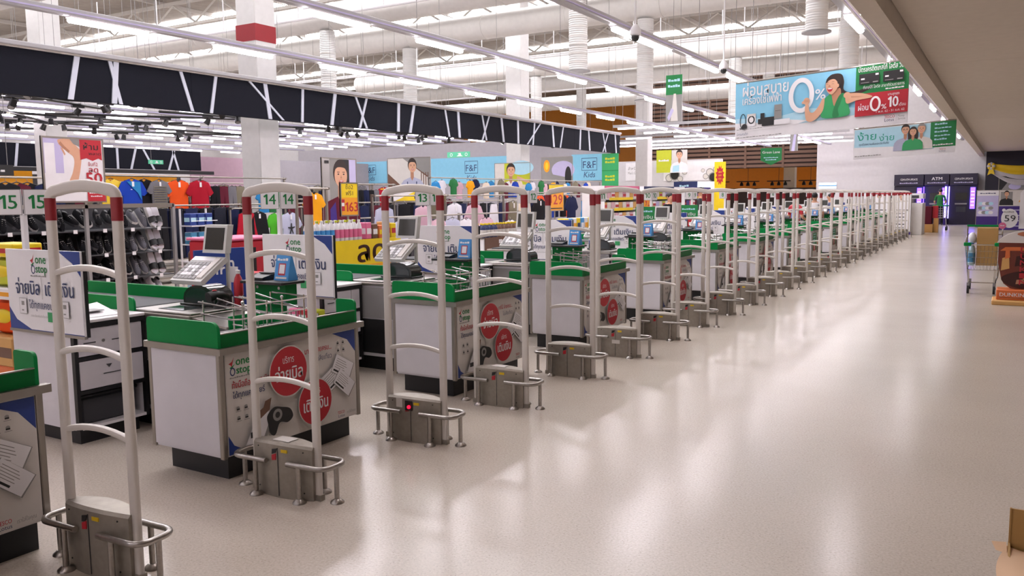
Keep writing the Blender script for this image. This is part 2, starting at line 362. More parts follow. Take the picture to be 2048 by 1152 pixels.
# ------------------------------------------------------------------ roof structure, ducts, columns
def roof_parts():
    for i, y in enumerate((6.5, 12.5, 18, 24, 29.2, 37.8, 44)):
        r = thing('window_%d' % (i+1), None, None, (-18, y, 8.9), kind='structure')
        x = -40
        while x < -4:
            M('sky').box(x, x+3.5, y-.42, y+.42, 8.93, 8.97).part('skylight_pane', r); x += 3.6
    brace_up = None
    for i, y in enumerate((9, 15, 21, 27, 33.5, 40.5)):
        r = thing('roof_truss', 'pale steel zigzag roof truss, %s along from the near end wall' % ORD[i+1], 'truss', (-21, y, 7.9), 'roof trusses under the deck')
        M('truss').box(-41.7, -1.3, y-.06, y+.06, 8.72, 8.84).part('top_chord', r)
        M('truss').box(-41.7, -1.3, y-.06, y+.06, 7.9, 8.0).part('bottom_chord', r)
        for k in range(33):
            x = -41.5+k*1.2
            a, b = ((x, y, 8.0), (x+1.2, y, 8.72)) if k % 2 else ((x, y, 8.72), (x+1.2, y, 8.0))
            M('truss').tube([a, b], .045, 4).part('brace', r)
    for x in range(-40, -2, 4):
        M('truss').box(x-.05, x+.05, -6.9, 61, 8.85, 8.99).top('roof_purlin', 'long pale steel purlin running under the roof deck', 'beam', group='roof purlins')
    # big round ducts across the hall, with drops
    rings = {}
    for i, (y, x0, x1) in enumerate(((12.6, -40, -14), (19.5, -40, -1.8), (23.3, -40, -1.8), (31.7, -27.5, -1.8), (36.7, -40, -1.8), (44.5, -40, -9.2))):
        r = thing('air_duct', 'wide round white air duct under the roof, %s along the hall' % ORD[i+1], 'duct', ((x0+x1)/2, y, 6.6), 'air ducts under the roof')
        b = M('duct'); b.tube([(x0, y, 7), (x0+.05, y, 7)]+[(x1-.05, y, 7), (x1, y, 7)], [.3, .4, .4, .3], 28); b.part('duct_body', r)
        x = x0+1.2
        while x < x1-.5:
            M('duct').tube([(x, y, 7), (x+.05, y, 7)], .412, 28).part('flange', r); x += 3.0
    for i, (x, y, zb, lab) in enumerate(((-18.1, 19.5, 4.4, 'third from the wall bulkhead on the second duct'), (-17.9, 23.3, 4.4, 'third from the wall bulkhead on the third duct'), (-9.6, 19.5, 4.7, 'second from the wall bulkhead on the second duct'),
            (-9.3, 23.3, 4.3, 'second from the wall bulkhead on the third duct'), (-17.6, 31.7, 4.3, 'far side of the fourth duct'), (-17.9, 36.7, 4.3, 'far side of the fifth duct'), (-9.05, 31.7, 4.4, 'near the middle of the fourth duct'),
            (-9.05, 36.7, 4.4, 'near the middle of the fifth duct'), (-3.8, 19.5, 5.05, 'beside the bulkhead on the second duct'), (-3.72, 23.3, 4.2, 'beside the bulkhead on the third duct'))):
        r = thing('drop_duct', 'white ribbed drop duct, '+lab, 'duct', (x, y, zb), 'drop ducts')
        M('flex').cyl((x, y, zb), (x, y, 6.585), .235, 24).part('sleeve', r)
        M('grey').cyl((x, y, zb-.03), (x, y, zb), .31, 24).part('diffuser_rim', r)
        for k in range(7): M('duct').cyl((x, y, zb+.18+k*.22), (x, y, zb+.21+k*.22), .243, 24).part('rib', r)
    for i, (x, y, lab) in enumerate(((-15.2, 14, 'with red band behind the black fascia'), (-15.2, 26, 'beside the boy sports poster'), (-15.2, 38, 'beside the grooming wall'), (-23.7, 14, 'deep in the clothing department'), (-15.2, 50, 'in the food court'))):
        r = thing('column', 'square white building column '+lab, 'column', (x, y, 0), 'square columns', 'structure')
        M('column').box(x-.31, x+.31, y-.31, y+.31, 0, 9, .02).part('shaft', r)
        if i == 0: M('red_band').box(x-.316, x+.316, y-.316, y+.316, 5.12, 5.5).part('red_band', r)
        M('column').box(x-.36, x+.36, y-.36, y+.36, 8.5, 8.99).part('capital', r)
    for y, z in ((17.2, 6.4), (26.5, 6.5), (34.2, 6.3), (29, 6.9)):
        r = thing('sprinkler_pipe', 'thin white sprinkler pipe crossing the hall, '+{17.2: 'just before the second duct', 26.5: 'past the third duct', 34.2: 'between the fourth and fifth ducts', 29: 'highest one, before the fourth duct'}[y], 'pipe', (-20, y, z), 'sprinkler pipes')
        M('p_white').cyl((-40, y, z), (-2, y, z), .035, 8).part('pipe', r)
        for k in range(12):
            M('p_white').cyl((-38+k*3, y, z), (-38+k*3, y, z+1.6 if y != 29 else 8.5), .018, 6).part('hanger', r)
roof_parts()
# ------------------------------------------------------------------ suspended light tracks and tube lamps
DUCT_Y = (12.6, 19.5, 23.3, 31.7, 36.7, 44.5)
PIPE_Y = (17.2, 26.5, 34.2, 29)
def clear_y(y): return all(abs(y-d) > .5 for d in DUCT_Y) and all(abs(y-d) > .1 for d in PIPE_Y)
def tube_lamp(y_or_x, axis, fixed, z, L, label, group, em='tube'):
    if axis == 'y': a = (fixed-.045, fixed+.045, y_or_x, y_or_x+L); c = (fixed, y_or_x+L/2, z-.13)
    else: a = (y_or_x, y_or_x+L, fixed-.045, fixed+.045); c = (y_or_x+L/2, fixed, z-.13)
    key = (axis, round(L, 2), em)
    if key in LAMP0:
        o = LAMP0[key]; return copy_tree(o, None, Vector(c)-o.location, label) if True else None
    r = thing('tube_lamp', label, 'lamp', c, group)
    M('p_white').box(a[0]-.012, a[1]+.012, a[2]-.012 if axis == 'x' else a[2], a[3]+.012 if axis == 'x' else a[3], z-.07, z-.05).part('housing', r)
    M(em).box(a[0], a[1], a[2], a[3], z-.13, z-.071, .02).part('diffuser', r)
    LAMP0[key] = r; return r
LAMP0 = {}
def track_y(x, y0, y1, z, label, lamps, lamplabel, group, em='tube'):
    r = thing('light_track', label, 'light track', (x, (y0+y1)/2, z-.05), 'suspended light tracks')
    M('rail').box(x-.06, x+.06, y0, y1, z-.05, z+.05, .01).part('rail', r)
    M('p_lilac').box(x-.07, x+.07, y0, y1, z-.02, z, 0).part('rail_lip', r)
    y = y0+.8
    while y < y1:
        if clear_y(y): M('grey').cyl((x, y, z+.05), (x, y, 8.85), .006, 4).part('hanger_rod', r)
        y += 2.36
    for y, L in lamps:
        o = tube_lamp(y, 'y', x, z, L, lamplabel, group, em); o['group'] = group
def tracks():
    ord_ = ['first', 'second', 'third', 'fourth', 'fifth', 'sixth', 'seventh', 'eighth', 'ninth', 'tenth', 'eleventh']
    rows = [(-2.0, [(-6.4, 1.2), (-1.8, 1.2), (2.9, 1.2), (7.6, 1.2)]+[(12.3+4.72*k, 1.2) for k in range(7)]),
            (-5.0, [(-6.6, 2.3), (-2.8, 2.3), (1.9, 2.3), (6.6, 2.3), (11.3, 2.3), (14.6, 1.65), (17.0, 1.65)]+[(19.5+2.36*k, 1.2) for k in range(10)]),
            (-7.85, [(1.1+2.33*k, 1.2) for k in range(-3, 18)]),
            (-10.8, [(2.0+2.36*k, 1.2) for k in range(-3, 17)])]
    for i, (x, L) in enumerate(rows):
        track_y(x, -6.9, 44.5 if i else 45, 4.0, 'grey suspended light track, %s out from the soffit bulkhead' % ord_[i], L, 'lit white tube lamp on the %s suspended track out from the bulkhead' % ord_[i], 'tube lamps on the %s track' % ord_[i])
    for i, x in enumerate((-16.6, -18.05, -19.5, -20.95, -22.4, -23.85, -25.3, -26.75, -28.2, -31.1, -34.0)):
        L = [(4.5+.6*(i % 3)+2.36*k, 1.2) for k in range(11)]
        track_y(x, 3, 31.5, 4.0, 'grey suspended light track over the clothes, %s behind the black fascia' % ord_[i], L, 'lit white tube lamp over the clothes on the %s track behind the fascia' % ord_[i], 'tube lamps behind the fascia, %s track' % ord_[i], 'tube_c')
    for i, y in enumerate((30.3, 33, 35.8, 38.4, 41.2, 44)):
        r = thing('light_track', 'grey cross track of tube lamps past the fascia end, %s inward' % ord_[i], 'light track', (-12, y, 4.15), 'suspended light tracks')
        M('rail').box(-18 if i > 1 else -13.4, -6, y-.05, y+.05, 4.15, 4.25, .01).part('rail', r)
        for k in range(5): M('grey').cyl((-17+2.6*k if i > 1 else -13+1.7*k, y, 4.25), (-17+2.6*k if i > 1 else -13+1.7*k, y, 8.85), .006, 4).part('hanger_rod', r)
        xs = [-13.2, -11.95, -8.2] if i < 2 else ([-17.9, -15.2, -12.9, -8.2] if i == 2 else [-17.9+1.25*k for k in range(9)])
        for x in xs:
            o = tube_lamp(x, 'x', y, 4.2, 1.2, 'lit white tube lamp on the %s cross track past the fascia end' % ord_[i], 'tube lamps on cross tracks', 'tube_c'); o['group'] = 'tube lamps on the %s cross track' % ord_[i]
tracks()
# ------------------------------------------------------------------ black fascia with white strips
def fascia():
    r = thing('fascia_board', 'long black fascia with crossing white strips hung over the clothing department edge', 'fascia', (-13.7, 15, 3.22))
    for k in range(8):
        y0 = -1.5+k*4.14; M('fascia').box(-13.78, -13.68, y0, y0+4.135, 3.22, 3.98).part('panel', r)
    M('rail').box(-13.8, -13.6, -1.5, 31.6, 3.985, 4.06, .01).part('top_rail', r)
    M('alu').box(-13.79, -13.65, -1.5, 31.6, 3.955, 3.985).part('lower_lip', r)
    st = [(4.2, 4.9), (5.6, 5.3), (6.6, 7.2), (8.62, 8.46), (9.22, 9.39), (9.34, 9.26), (10.68, 10.91), (11.5, 11.35), (12.36, 13.26), (12.78, 12.89), (13.88, 13.83), (14.92, 14.78), (15.64, 16.02), (16.04, 15.76), (17.29, 17.25), (17.94, 17.75), (19.36, 19.55), (20.0, 20.06), (21.27, 21.5), (21.66, 21.27), (22.37, 22.5), (23.39, 23.41), (24.49, 24.37), (24.89, 24.0), (25.75, 25.86), (26.57, 26.34), (27.95, 27.9), (28.64, 28.75), (29.92, 30.2), (30.41, 29.93), (31.09, 31.21)]
    for i, (a, b) in enumerate(st):
        wd = .035 if abs(a-b) > .2 or i % 3 == 1 else .05
        e = .001*(i % 3)
        M('strip').prism([(b-wd, 3.225), (b+wd, 3.225), (a+wd, 3.953), (a-wd, 3.953)], 'x', -13.684, -13.66+e).part('white_strip', r)
    y = .5
    while y < 31:
        if clear_y(y): M('grey').cyl((-13.7, y, 4.06), (-13.7, y, 8.85), .007, 4).part('hanger_rod', r)
        y += 3.1
fascia()
def spots():
    rl = [((-15.6, 6), (-15.0, 12)), ((-16.2, 7), (-18.5, 12.5)), ((-18.4, 6.5), (-17.2, 13)), ((-20, 8), (-17.2, 13)), ((-17.5, 13), (-16.2, 19)), ((-20.5, 12), (-17, 17)), ((-21.5, 9), (-21, 17)), ((-16.2, 19), (-15.6, 25)), ((-18.5, 17), (-16.5, 23)), ((-23, 11), (-22, 19)), ((-24.5, 12), (-20.5, 16)), ((-19, 20), (-17.5, 27)), ((-15.2, 12.5), (-17.6, 16.5)), ((-16, 25), (-15.4, 30.5)), ((-26, 14), (-23, 20)), ((-15.0, 6), (-17.5, 9.5)), ((-19.5, 10), (-22.5, 13.5)), ((-15.6, 17), (-18.5, 20.5)), ((-16.2, 22), (-19, 25)), ((-15.2, 27), (-17.5, 30)), ((-24, 15), (-21, 20.5))]
    n = 0
    for i, (a, b) in enumerate(rl):
        z = 3.62+.05*(i % 4)
        r = thing('spot_rail', 'thin black zigzag spotlight rail hung over the clothes', 'light rail', ((a[0]+b[0])/2, (a[1]+b[1])/2, z), 'black spotlight rails')
        M('blackmetal').tube([(a[0], a[1], z), (b[0], b[1], z)], .03, 4).part('rail', r)
        for t in (.1, .9):
            p = (a[0]+(b[0]-a[0])*t, a[1]+(b[1]-a[1])*t); M('blackmetal').cyl((p[0], p[1], z), (p[0], p[1], z+.5), .005, 4).part('hanger_rod', r)
        for t in (.2, .45, .78):
            x, y = a[0]+(b[0]-a[0])*t, a[1]+(b[1]-a[1])*t; n += 1
            s_ = thing('spotlight', 'black spotlight head clipped to a rail over the clothes', 'spotlight', (x, y, z-.28), 'black spotlights')
            M('black').box(x-.035, x+.035, y-.14, y+.14, z-.075, z-.022).part('gear_box', s_)
            M('black').cyl((x, y, z-.075), (x, y, z-.14), .012, 8).part('stem', s_)
            d = Vector((random.uniform(-.6, .6), random.uniform(-.6, .6), -1)).normalized()*.15; c = Vector((x, y, z-.15))
            M('black').tube([c-d*.4, c+d*.6], [.055, .075], 14).part('head', s_)
            M('spot' if n % 5 == 0 else 'grey').tube([c+d*.6, c+d*.63], .06, 14).part('lens', s_)
spots()
def dome(x, y, z, lab):
    r = thing('security_camera', lab, 'camera', (x, y, z), 'hanging security cameras')
    M('p_white').cyl((x, y, z+.3), (x, y, 8.9), .014, 8).part('stem', r)
    M('p_white').lathe(x, y, [(.06, z+.14), (.078, z+.155), (.078, z+.22), (.045, z+.27), (.02, z+.3)], 18).part('housing', r)
    M('smoke').lathe(x, y, [(.015, z+.06), (.042, z+.075), (.06, z+.11), (.06, z+.14)], 16).part('dome', r)
dome(-4.6, 11.15, 3.6, 'white dome security camera hanging under the second light track, nearer the far columns')
dome(-4.6, 15.35, 3.66, 'small white security camera hung from the second track beside the credit card banner')
# ------------------------------------------------------------------ anti-theft gates
def rrect(a, b, r, n=3):
    pts = []
    for cx, cy, a0 in ((a-r, b-r, 0), (-a+r, b-r, 90), (-a+r, -b+r, 180), (a-r, -b+r, 270)):
        pts += [(cx+r*math.cos(math.radians(a0+90*i/n)), cy+r*math.sin(math.radians(a0+90*i/n))) for i in range(n+1)]
    return pts
GX = -3.137
def make_gate(y):
    r = thing('security_gate', 'x', 'security gate', (GX, y, 0), 'security gates along the checkouts')
    m = M('ivory'); h = .2027; pts = [(GX-h, y, .02), (GX-h, y, 1.53)]
    for k in range(1, 6):
        a = math.radians(90*k/6); pts.append((GX-h+.055*(1-math.cos(a)), y, 1.53+.032*math.sin(a)+.0*k))
    for k in range(0, 9):
        t = -1+k/4; pts.append((GX+t*(h-.055), y, 1.562+.0155*(1-t*t)))
    for k in range(5, 0, -1):
        a = math.radians(90*k/6); pts.append((GX+h-.055*(1-math.cos(a)), y, 1.53+.032*math.sin(a)))
    pts += [(GX+h, y, 1.53), (GX+h, y, .02)]
    m.tube(pts, 1, sec=rrect(.0245, .0135, .012)); m.part('arch_frame', r)
    for s_ in (-1, 1):
        M('red_band').tube([(GX+s_*h, y, 1.441), (GX+s_*h, y, 1.531)], 1, sec=rrect(.0257, .0147, .013)).part('red_band', r)
        M('steel_box').box(GX+s_*h-.027, GX+s_*h+.027, y-.017, y+.017, 0, .03).part('post_foot', r)
    for z in (1.2535, .927, .6015):
        M('ivory').tube([(GX+(-1+k/4)*.19, y, z-.026+.026*(1-(-1+k/4)**2)) for k in range(9)], 1, sec=rrect(.0135, .0135, .010, 2)).part('rung', r)
    b = M('steel_box'); N = 10; hw = .196; vs = []
    for k in range(N+1):
        t = -1+2*k/N; x = GX+t*hw; d = .030+.036*(1-t*t); zt = .275+.012*(1-t*t)
        vs += [(x, y-d, .0), (x, y-d, zt-.012), (x, y-d+.012, zt), (x, y+d-.012, zt), (x, y+d, zt-.012), (x, y+d, 0)]
    fs = [(k*6+j, k*6+j+1, k*6+6+j+1, k*6+6+j) for k in range(N) for j in range(5)]+[tuple(range(6)), tuple(N*6+j for j in range(5, -1, -1))]
    b.add(vs, fs); bx = b.part('base_housing', r)
    M('darkgrey').box(GX-.0012, GX+.0012, y-.0692, y-.06, .01, .262).part('panel_seam', bx)
    M('p_black').prism([(GX-.035, .252), (GX-.004, .258), (GX-.010, .236), (GX-.038, .226)], 'y', y-.0695, y-.064).part('badge_top', bx)
    M('p_red').prism([(GX-.038, .222), (GX-.010, .232), (GX-.012, .198), (GX-.038, .194)], 'y', y-.0695, y-.064).part('badge_bottom', bx)
    M('yellow').box(GX+.022, GX+.062, y-.0665, y-.058, .240, .256).part('warning_sticker', bx)
    for x, z in ((-.15, .25), (.15, .25), (.15, .04), (-.15, .04)): M('black').cyl((GX+x, y-.047, z), (GX+x, y-.04, z), .004, 8).part('screw', bx)
    for s_ in (-1, 1):
        zz = .19; f, k_ = -.078, .098; xi, xo = .07, .312; rr = .06; P = [(GX+s_*xi, y+f, zz), (GX+s_*(xo-rr), y+f, zz)]
        for q in range(1, 6): a = math.radians(90*q/6); P.append((GX+s_*(xo-rr+rr*math.sin(a)), y+f+rr*(1-math.cos(a)), zz))
        P += [(GX+s_*xo, y+f+rr, zz), (GX+s_*xo, y+k_-rr, zz)]
        for q in range(1, 6): a = math.radians(90*q/6); P.append((GX+s_*(xo-rr+rr*math.cos(a)), y+k_-rr+rr*math.sin(a), zz))
        P += [(GX+s_*(xo-rr), y+k_, zz), (GX+s_*xi, y+k_, zz)]
        bm = M('steel').tube(P, .0135, 10).part('bumper_rail', r)
        for lx, ly in ((.145, f), (xo, .012), (.16, k_)):
            M('steel').cyl((GX+s_*lx, y+ly, .004), (GX+s_*lx, y+ly, zz-.004), .0125, 10).part('rail_leg', bm)
            M('steel').lathe(GX+s_*lx, y+ly, [(.036, 0), (.034, .008), (.016, .022)], 14).part('flange', bm)
    r.rotation_euler = (0, 0, math.radians(3))
    return r
GATES = [1.946, 2.962, 4.06, 5.073, 6.201, 7.2, 8.285, 9.293, 10.396, 11.48, 12.58, 13.68, 14.77, 15.89, 17.02, 18.127, 19.324, 20.41, 21.612, 22.7, 23.85, 24.95, 26.1, 27.2, 28.3, 29.4, 30.5, 31.5]
def gates():
    g0 = make_gate(GATES[0]+.015)
    for i, y in enumerate(GATES):
        g = g0 if i == 0 else copy_tree(g0, None, (0, y-GATES[0], 0))
        n = 16-(i+1)//2
        if i == len(GATES)-1: g['label'] = 'ivory ladder-like security gate with red bands, last of the row before the white kiosk'
        elif i % 2 == 0: g['label'] = 'ivory ladder-like security gate with red bands by the poster end of checkout %s' % NW[n]
        else: g['label'] = 'ivory ladder-like security gate with red bands by the white side of checkout %s' % NW[n]
    lx, ly = GX-.005, GATES[2]+.015
    r = thing('alarm_lamp', 'glowing red alarm lamp on the steel base of a security gate', 'lamp', (lx, ly-.07, .225))
    M('p_black').box(lx-.028, lx+.024, ly-.076, ly-.0695, .205, .265).part('lamp_plate', r)
    M('redlamp').cyl((lx+.005, ly-.084, .228), (lx+.005, ly-.076, .228), .011, 14).part('lens', r)
    M('p_paper').box(GX-.11, GX-.06, GATES[2]-.050, GATES[2]-.048, .215, .27).top('paper_label', 'small white paper label stuck on gate base beside the red alarm lamp', 'label')
    M('p_paper').box(GX-.03, GX+.05, GATES[5]-.055, GATES[5]-.053, .13, .165).top('paper_label', 'white printed sticker low on a gate base beside checkout thirteen', 'label')
    for i in (1, 3):
        M('p_paper').box(GX-.06, GX+.05, GATES[i]-.02, GATES[i]+.05, .288, .2905).top('paper_slip', 'white paper slip lying on the gate base at checkout %s' % NW[16-(i+1)//2], 'paper', )
gates()
# ------------------------------------------------------------------ checkout prints
def logo(P, x, y, s):
    P.poly([(x, y+.62*s), (x+.14*s, y+.55*s), (x+.2*s, y+.42*s), (x+.36*s, y+.95*s), (x+.22*s, y+.72*s)], 'p_red')
    P.poly([(x+.06*s, y+.42*s), (x+.18*s, y+.32*s), (x+.4*s, y+.58*s), (x+.2*s, y+.48*s)], 'p_green')
    P.ring(x+.24*s, y+.2*s, .17*s, .22*s, .06*s, 'p_navy', 16); P.rect(x+.05*s, y+.26*s, x+.45*s, y+.44*s, 'p_white') if 0 else None
    P.text('one', x+.45*s, y+.5*s, .60*s, 'p_green', bold=.05); P.text('stop', x+.46*s, y+.06*s, .56*s, 'p_green', bold=.05)
    P.bars(x+.02*s, y-.14*s, 1.3*s, .09*s, 'p_grey', 9)
def icons(P, x, y, s, n=4):
    for i in range(n):
        cx, cy = x+(i % 2)*s*1.25, y-(i//2)*s*1.25
        P.ell(cx+s*.4, cy+s*.5, s*.26, s*.2, 'p_grey', 10); P.rect(cx+s*.15, cy+s*.2, cx+s*.65, cy+s*.4, 'p_black'); P.rect(cx, cy, cx+s*.85, cy+s*.07, 'p_grey')
def bill(P, cx, cy, w, h, a):
    c, s_ = math.cos(a), math.sin(a)
    def t(p): return (cx+p[0]*c-p[1]*s_, cy+p[0]*s_+p[1]*c)
    P.poly([t(p) for p in ((-w*.52, -h*.54), (w*.55, -h*.52), (w*.53, h*.52), (-w*.52, h*.5))], 'p_grey')
    P.poly([t(p) for p in ((-w/2, -h/2), (w/2, -h/2), (w/2, h/2), (-w/2, h/2))], 'p_white')
    for k in range(5): P.poly([t(p) for p in ((-w*.4, h*(.3-.12*k)), (w*(.1+.06*(k % 3)), h*(.3-.12*k)), (w*(.1+.06*(k % 3)), h*(.33-.12*k)), (-w*.4, h*(.33-.12*k)))], 'p_grey', k > 0)
    P.poly([t(p) for p in ((-w*.42, -h*.4), (w*.1, -h*.4), (w*.1, -h*.3), (-w*.42, -h*.3))], 'p_black')
def poster_a(P, w, h):
    P.rect(0, 0, w, h, 'p_blue')
    P.poly([(0, h), (0, .20*h), (.035*w, .09*h), (.12*w, 0), (w, 0), (w, .74*h), (.93*w, .9*h), (.80*w, h)], 'p_paper')
    logo(P, .02*w, .79*h, .105)
    P.text('ทั้งมือถือและเคเบิล', .035*w, .66*h, .05, 'p_red', w=.26*w, bold=.03); P.text('ได้ทุกแคชเชียร์', .035*w, .56*h, .046, 'p_navy', w=.22*w, bold=.03)
    icons(P, .05*w, .42*h, .042)
    P.text('มาที่นี่ จ่ายครบ...', .56*w, .84*h, .045, 'p_red', w=.22*w, bold=.03); P.text('ไม่เสียเที่ยว', .63*w, .74*h, .042, 'p_navy', w=.15*w)
    icons(P, .82*w, .86*h, .036)
    bill(P, .77*w, .50*h, .18, .12, .5); bill(P, .865*w, .60*h, .17, .11, -.5); bill(P, .875*w, .42*h, .17, .10, -.7)
    # dark game controller, phone and cable
    P.poly([(.09*w, .02*h), (.22*w, .01*h), (.31*w, .30*h), (.20*w, .36*h)], 'p_grey'); P.poly([(.085*w, .03*h), (.20*w, .015*h), (.29*w, .33*h), (.19*w, .37*h)], 'p_white')
    P.rect(.13*w, .12*h, .18*w, .18*h, 'p_black'); P.poly([(.20*w, .29*h), (.27*w, .36*h), (.285*w, .48*h), (.24*w, .46*h), (.225*w, .40*h), (.19*w, .37*h)], 'p_brown')
    P.blob([(.25*w, .30*h), (.30*w, .37*h), (.36*w, .35*h), (.42*w, .31*h), (.44*w, .22*h), (.40*w, .17*h), (.34*w, .19*h), (.305*w, .08*h), (.27*w, .10*h), (.255*w, .2*h)], 'p_black')
    P.ell(.325*w, .28*h, .035, .035, 'p_grey', 16); P.ell(.325*w, .28*h, .018, .018, 'p_black', 12)
    P.ell(.42*w, .71*h, .148, .148, 'p_paper', 36); P.ell(.42*w, .71*h, .141, .141, 'p_red', 36)
    P.text('บริการ', .42*w, .80*h, .055, 'p_white', w=.085, al='c'); P.text('จ่ายบิล', .42*w, .62*h, .10, 'p_white', w=.21, al='c', bold=.05)
    P.ell(.62*w, .30*h, .140, .140, 'p_paper', 36); P.ell(.62*w, .30*h, .134, .134, 'p_red', 36)
    P.text('บริการ', .62*w, .39*h, .052, 'p_white', w=.08, al='c'); P.text('เติมเงิน', .62*w, .21*h, .10, 'p_white', w=.20, al='c', bold=.05)
    P.text('TESCO', .80*w, .075*h, .026, 'p_red', w=.06, bold=.02); P.text('Lotus', .805*w, .035*h, .026, 'p_navy', w=.055); P.text('เราใส่ใจคุณ', .88*w, .055*h, .024, 'p_grey', w=.08)
def poster_b(P, w, h):
    P.rect(0, 0, w, h, 'p_paper'); P.rect(0, .30*h, .40*w, h, 'p_green')
    for k in range(4): P.rect(.04*w, (.92-.1*k)*h, (.30-.03*k)*w, (.95-.1*k)*h, 'p_skyl', k > 0)
    P.rect(.06*w, .30*h, .28*w, .55*h, 'p_red'); P.text('15', .17*w, .36*h, .12, 'p_white', w=.12, al='c', bold=.03); P.text('บาท', .17*w, .31*h, .04, 'p_white', w=.07, al='c')
    for k, c in enumerate(('p_skin', 'p_skind', 'p_skin')): P.ell((.48+.14*k)*w, .58*h, .06, .09, c, 14); P.ell((.48+.14*k)*w, .74*h, .05, .055, 'p_hair', 12); P.rect((.42+.14*k)*w, .2*h, (.55+.14*k)*w, .5*h, ('p_brown', 'p_white', 'p_pink')[k])
    P.rect(.72*w, .05*h, .97*w, .22*h, 'p_green'); P.text('TESCO Lotus', .08*w, .06*h, .04, 'p_red', w=.22)
def lane_panel(P, w, h):
    P.rect(0, 0, w, h, 'p_blue')
    P.poly([(0, h), (0, .28*h), (.1*w, .12*h), (.3*w, .01*h), (w, .01*h), (w, .70*h), (.90*w, .86*h), (.72*w, h)], 'p_white')
    logo(P, .34*w, .71*h, .13)
    P.text('จ่ายบิล', .12*w, .45*h, .12, 'p_navy', w=.265, bold=.03); P.rect(.485*w, .40*h, .49*w, .67*h, 'p_grey'); P.text('เติมเงิน', .53*w, .45*h, .12, 'p_navy', w=.30, bold=.03)
    P.text('ได้ทุกแคชเชียร์', .30*w, .28*h, .065, 'p_navy', w=.34, bold=.03); P.text('รายละเอียดเพิ่มเติมที่จุดบริการ', .32*w, .175*h, .02, 'p_grey', w=.2)
    P.rect(.55*w, .13*h, .65*w, .25*h, 'p_gsh')
    for x in (.17, .74):
        P.poly([(x*w, .2*h), ((x+.1)*w, .2*h), ((x+.1)*w, .40*h), (x*w, .40*h)], 'p_grey'); P.poly([((x+.004)*w, .206*h), ((x+.096)*w, .206*h), ((x+.096)*w, .394*h), ((x+.004)*w, .394*h)], 'p_white')
        P.rect((x+.03)*w, .31*h, (x+.07)*w, .36*h, 'p_grey'); P.rect((x+.03)*w, .24*h, (x+.06)*w, .255*h, 'p_grey')
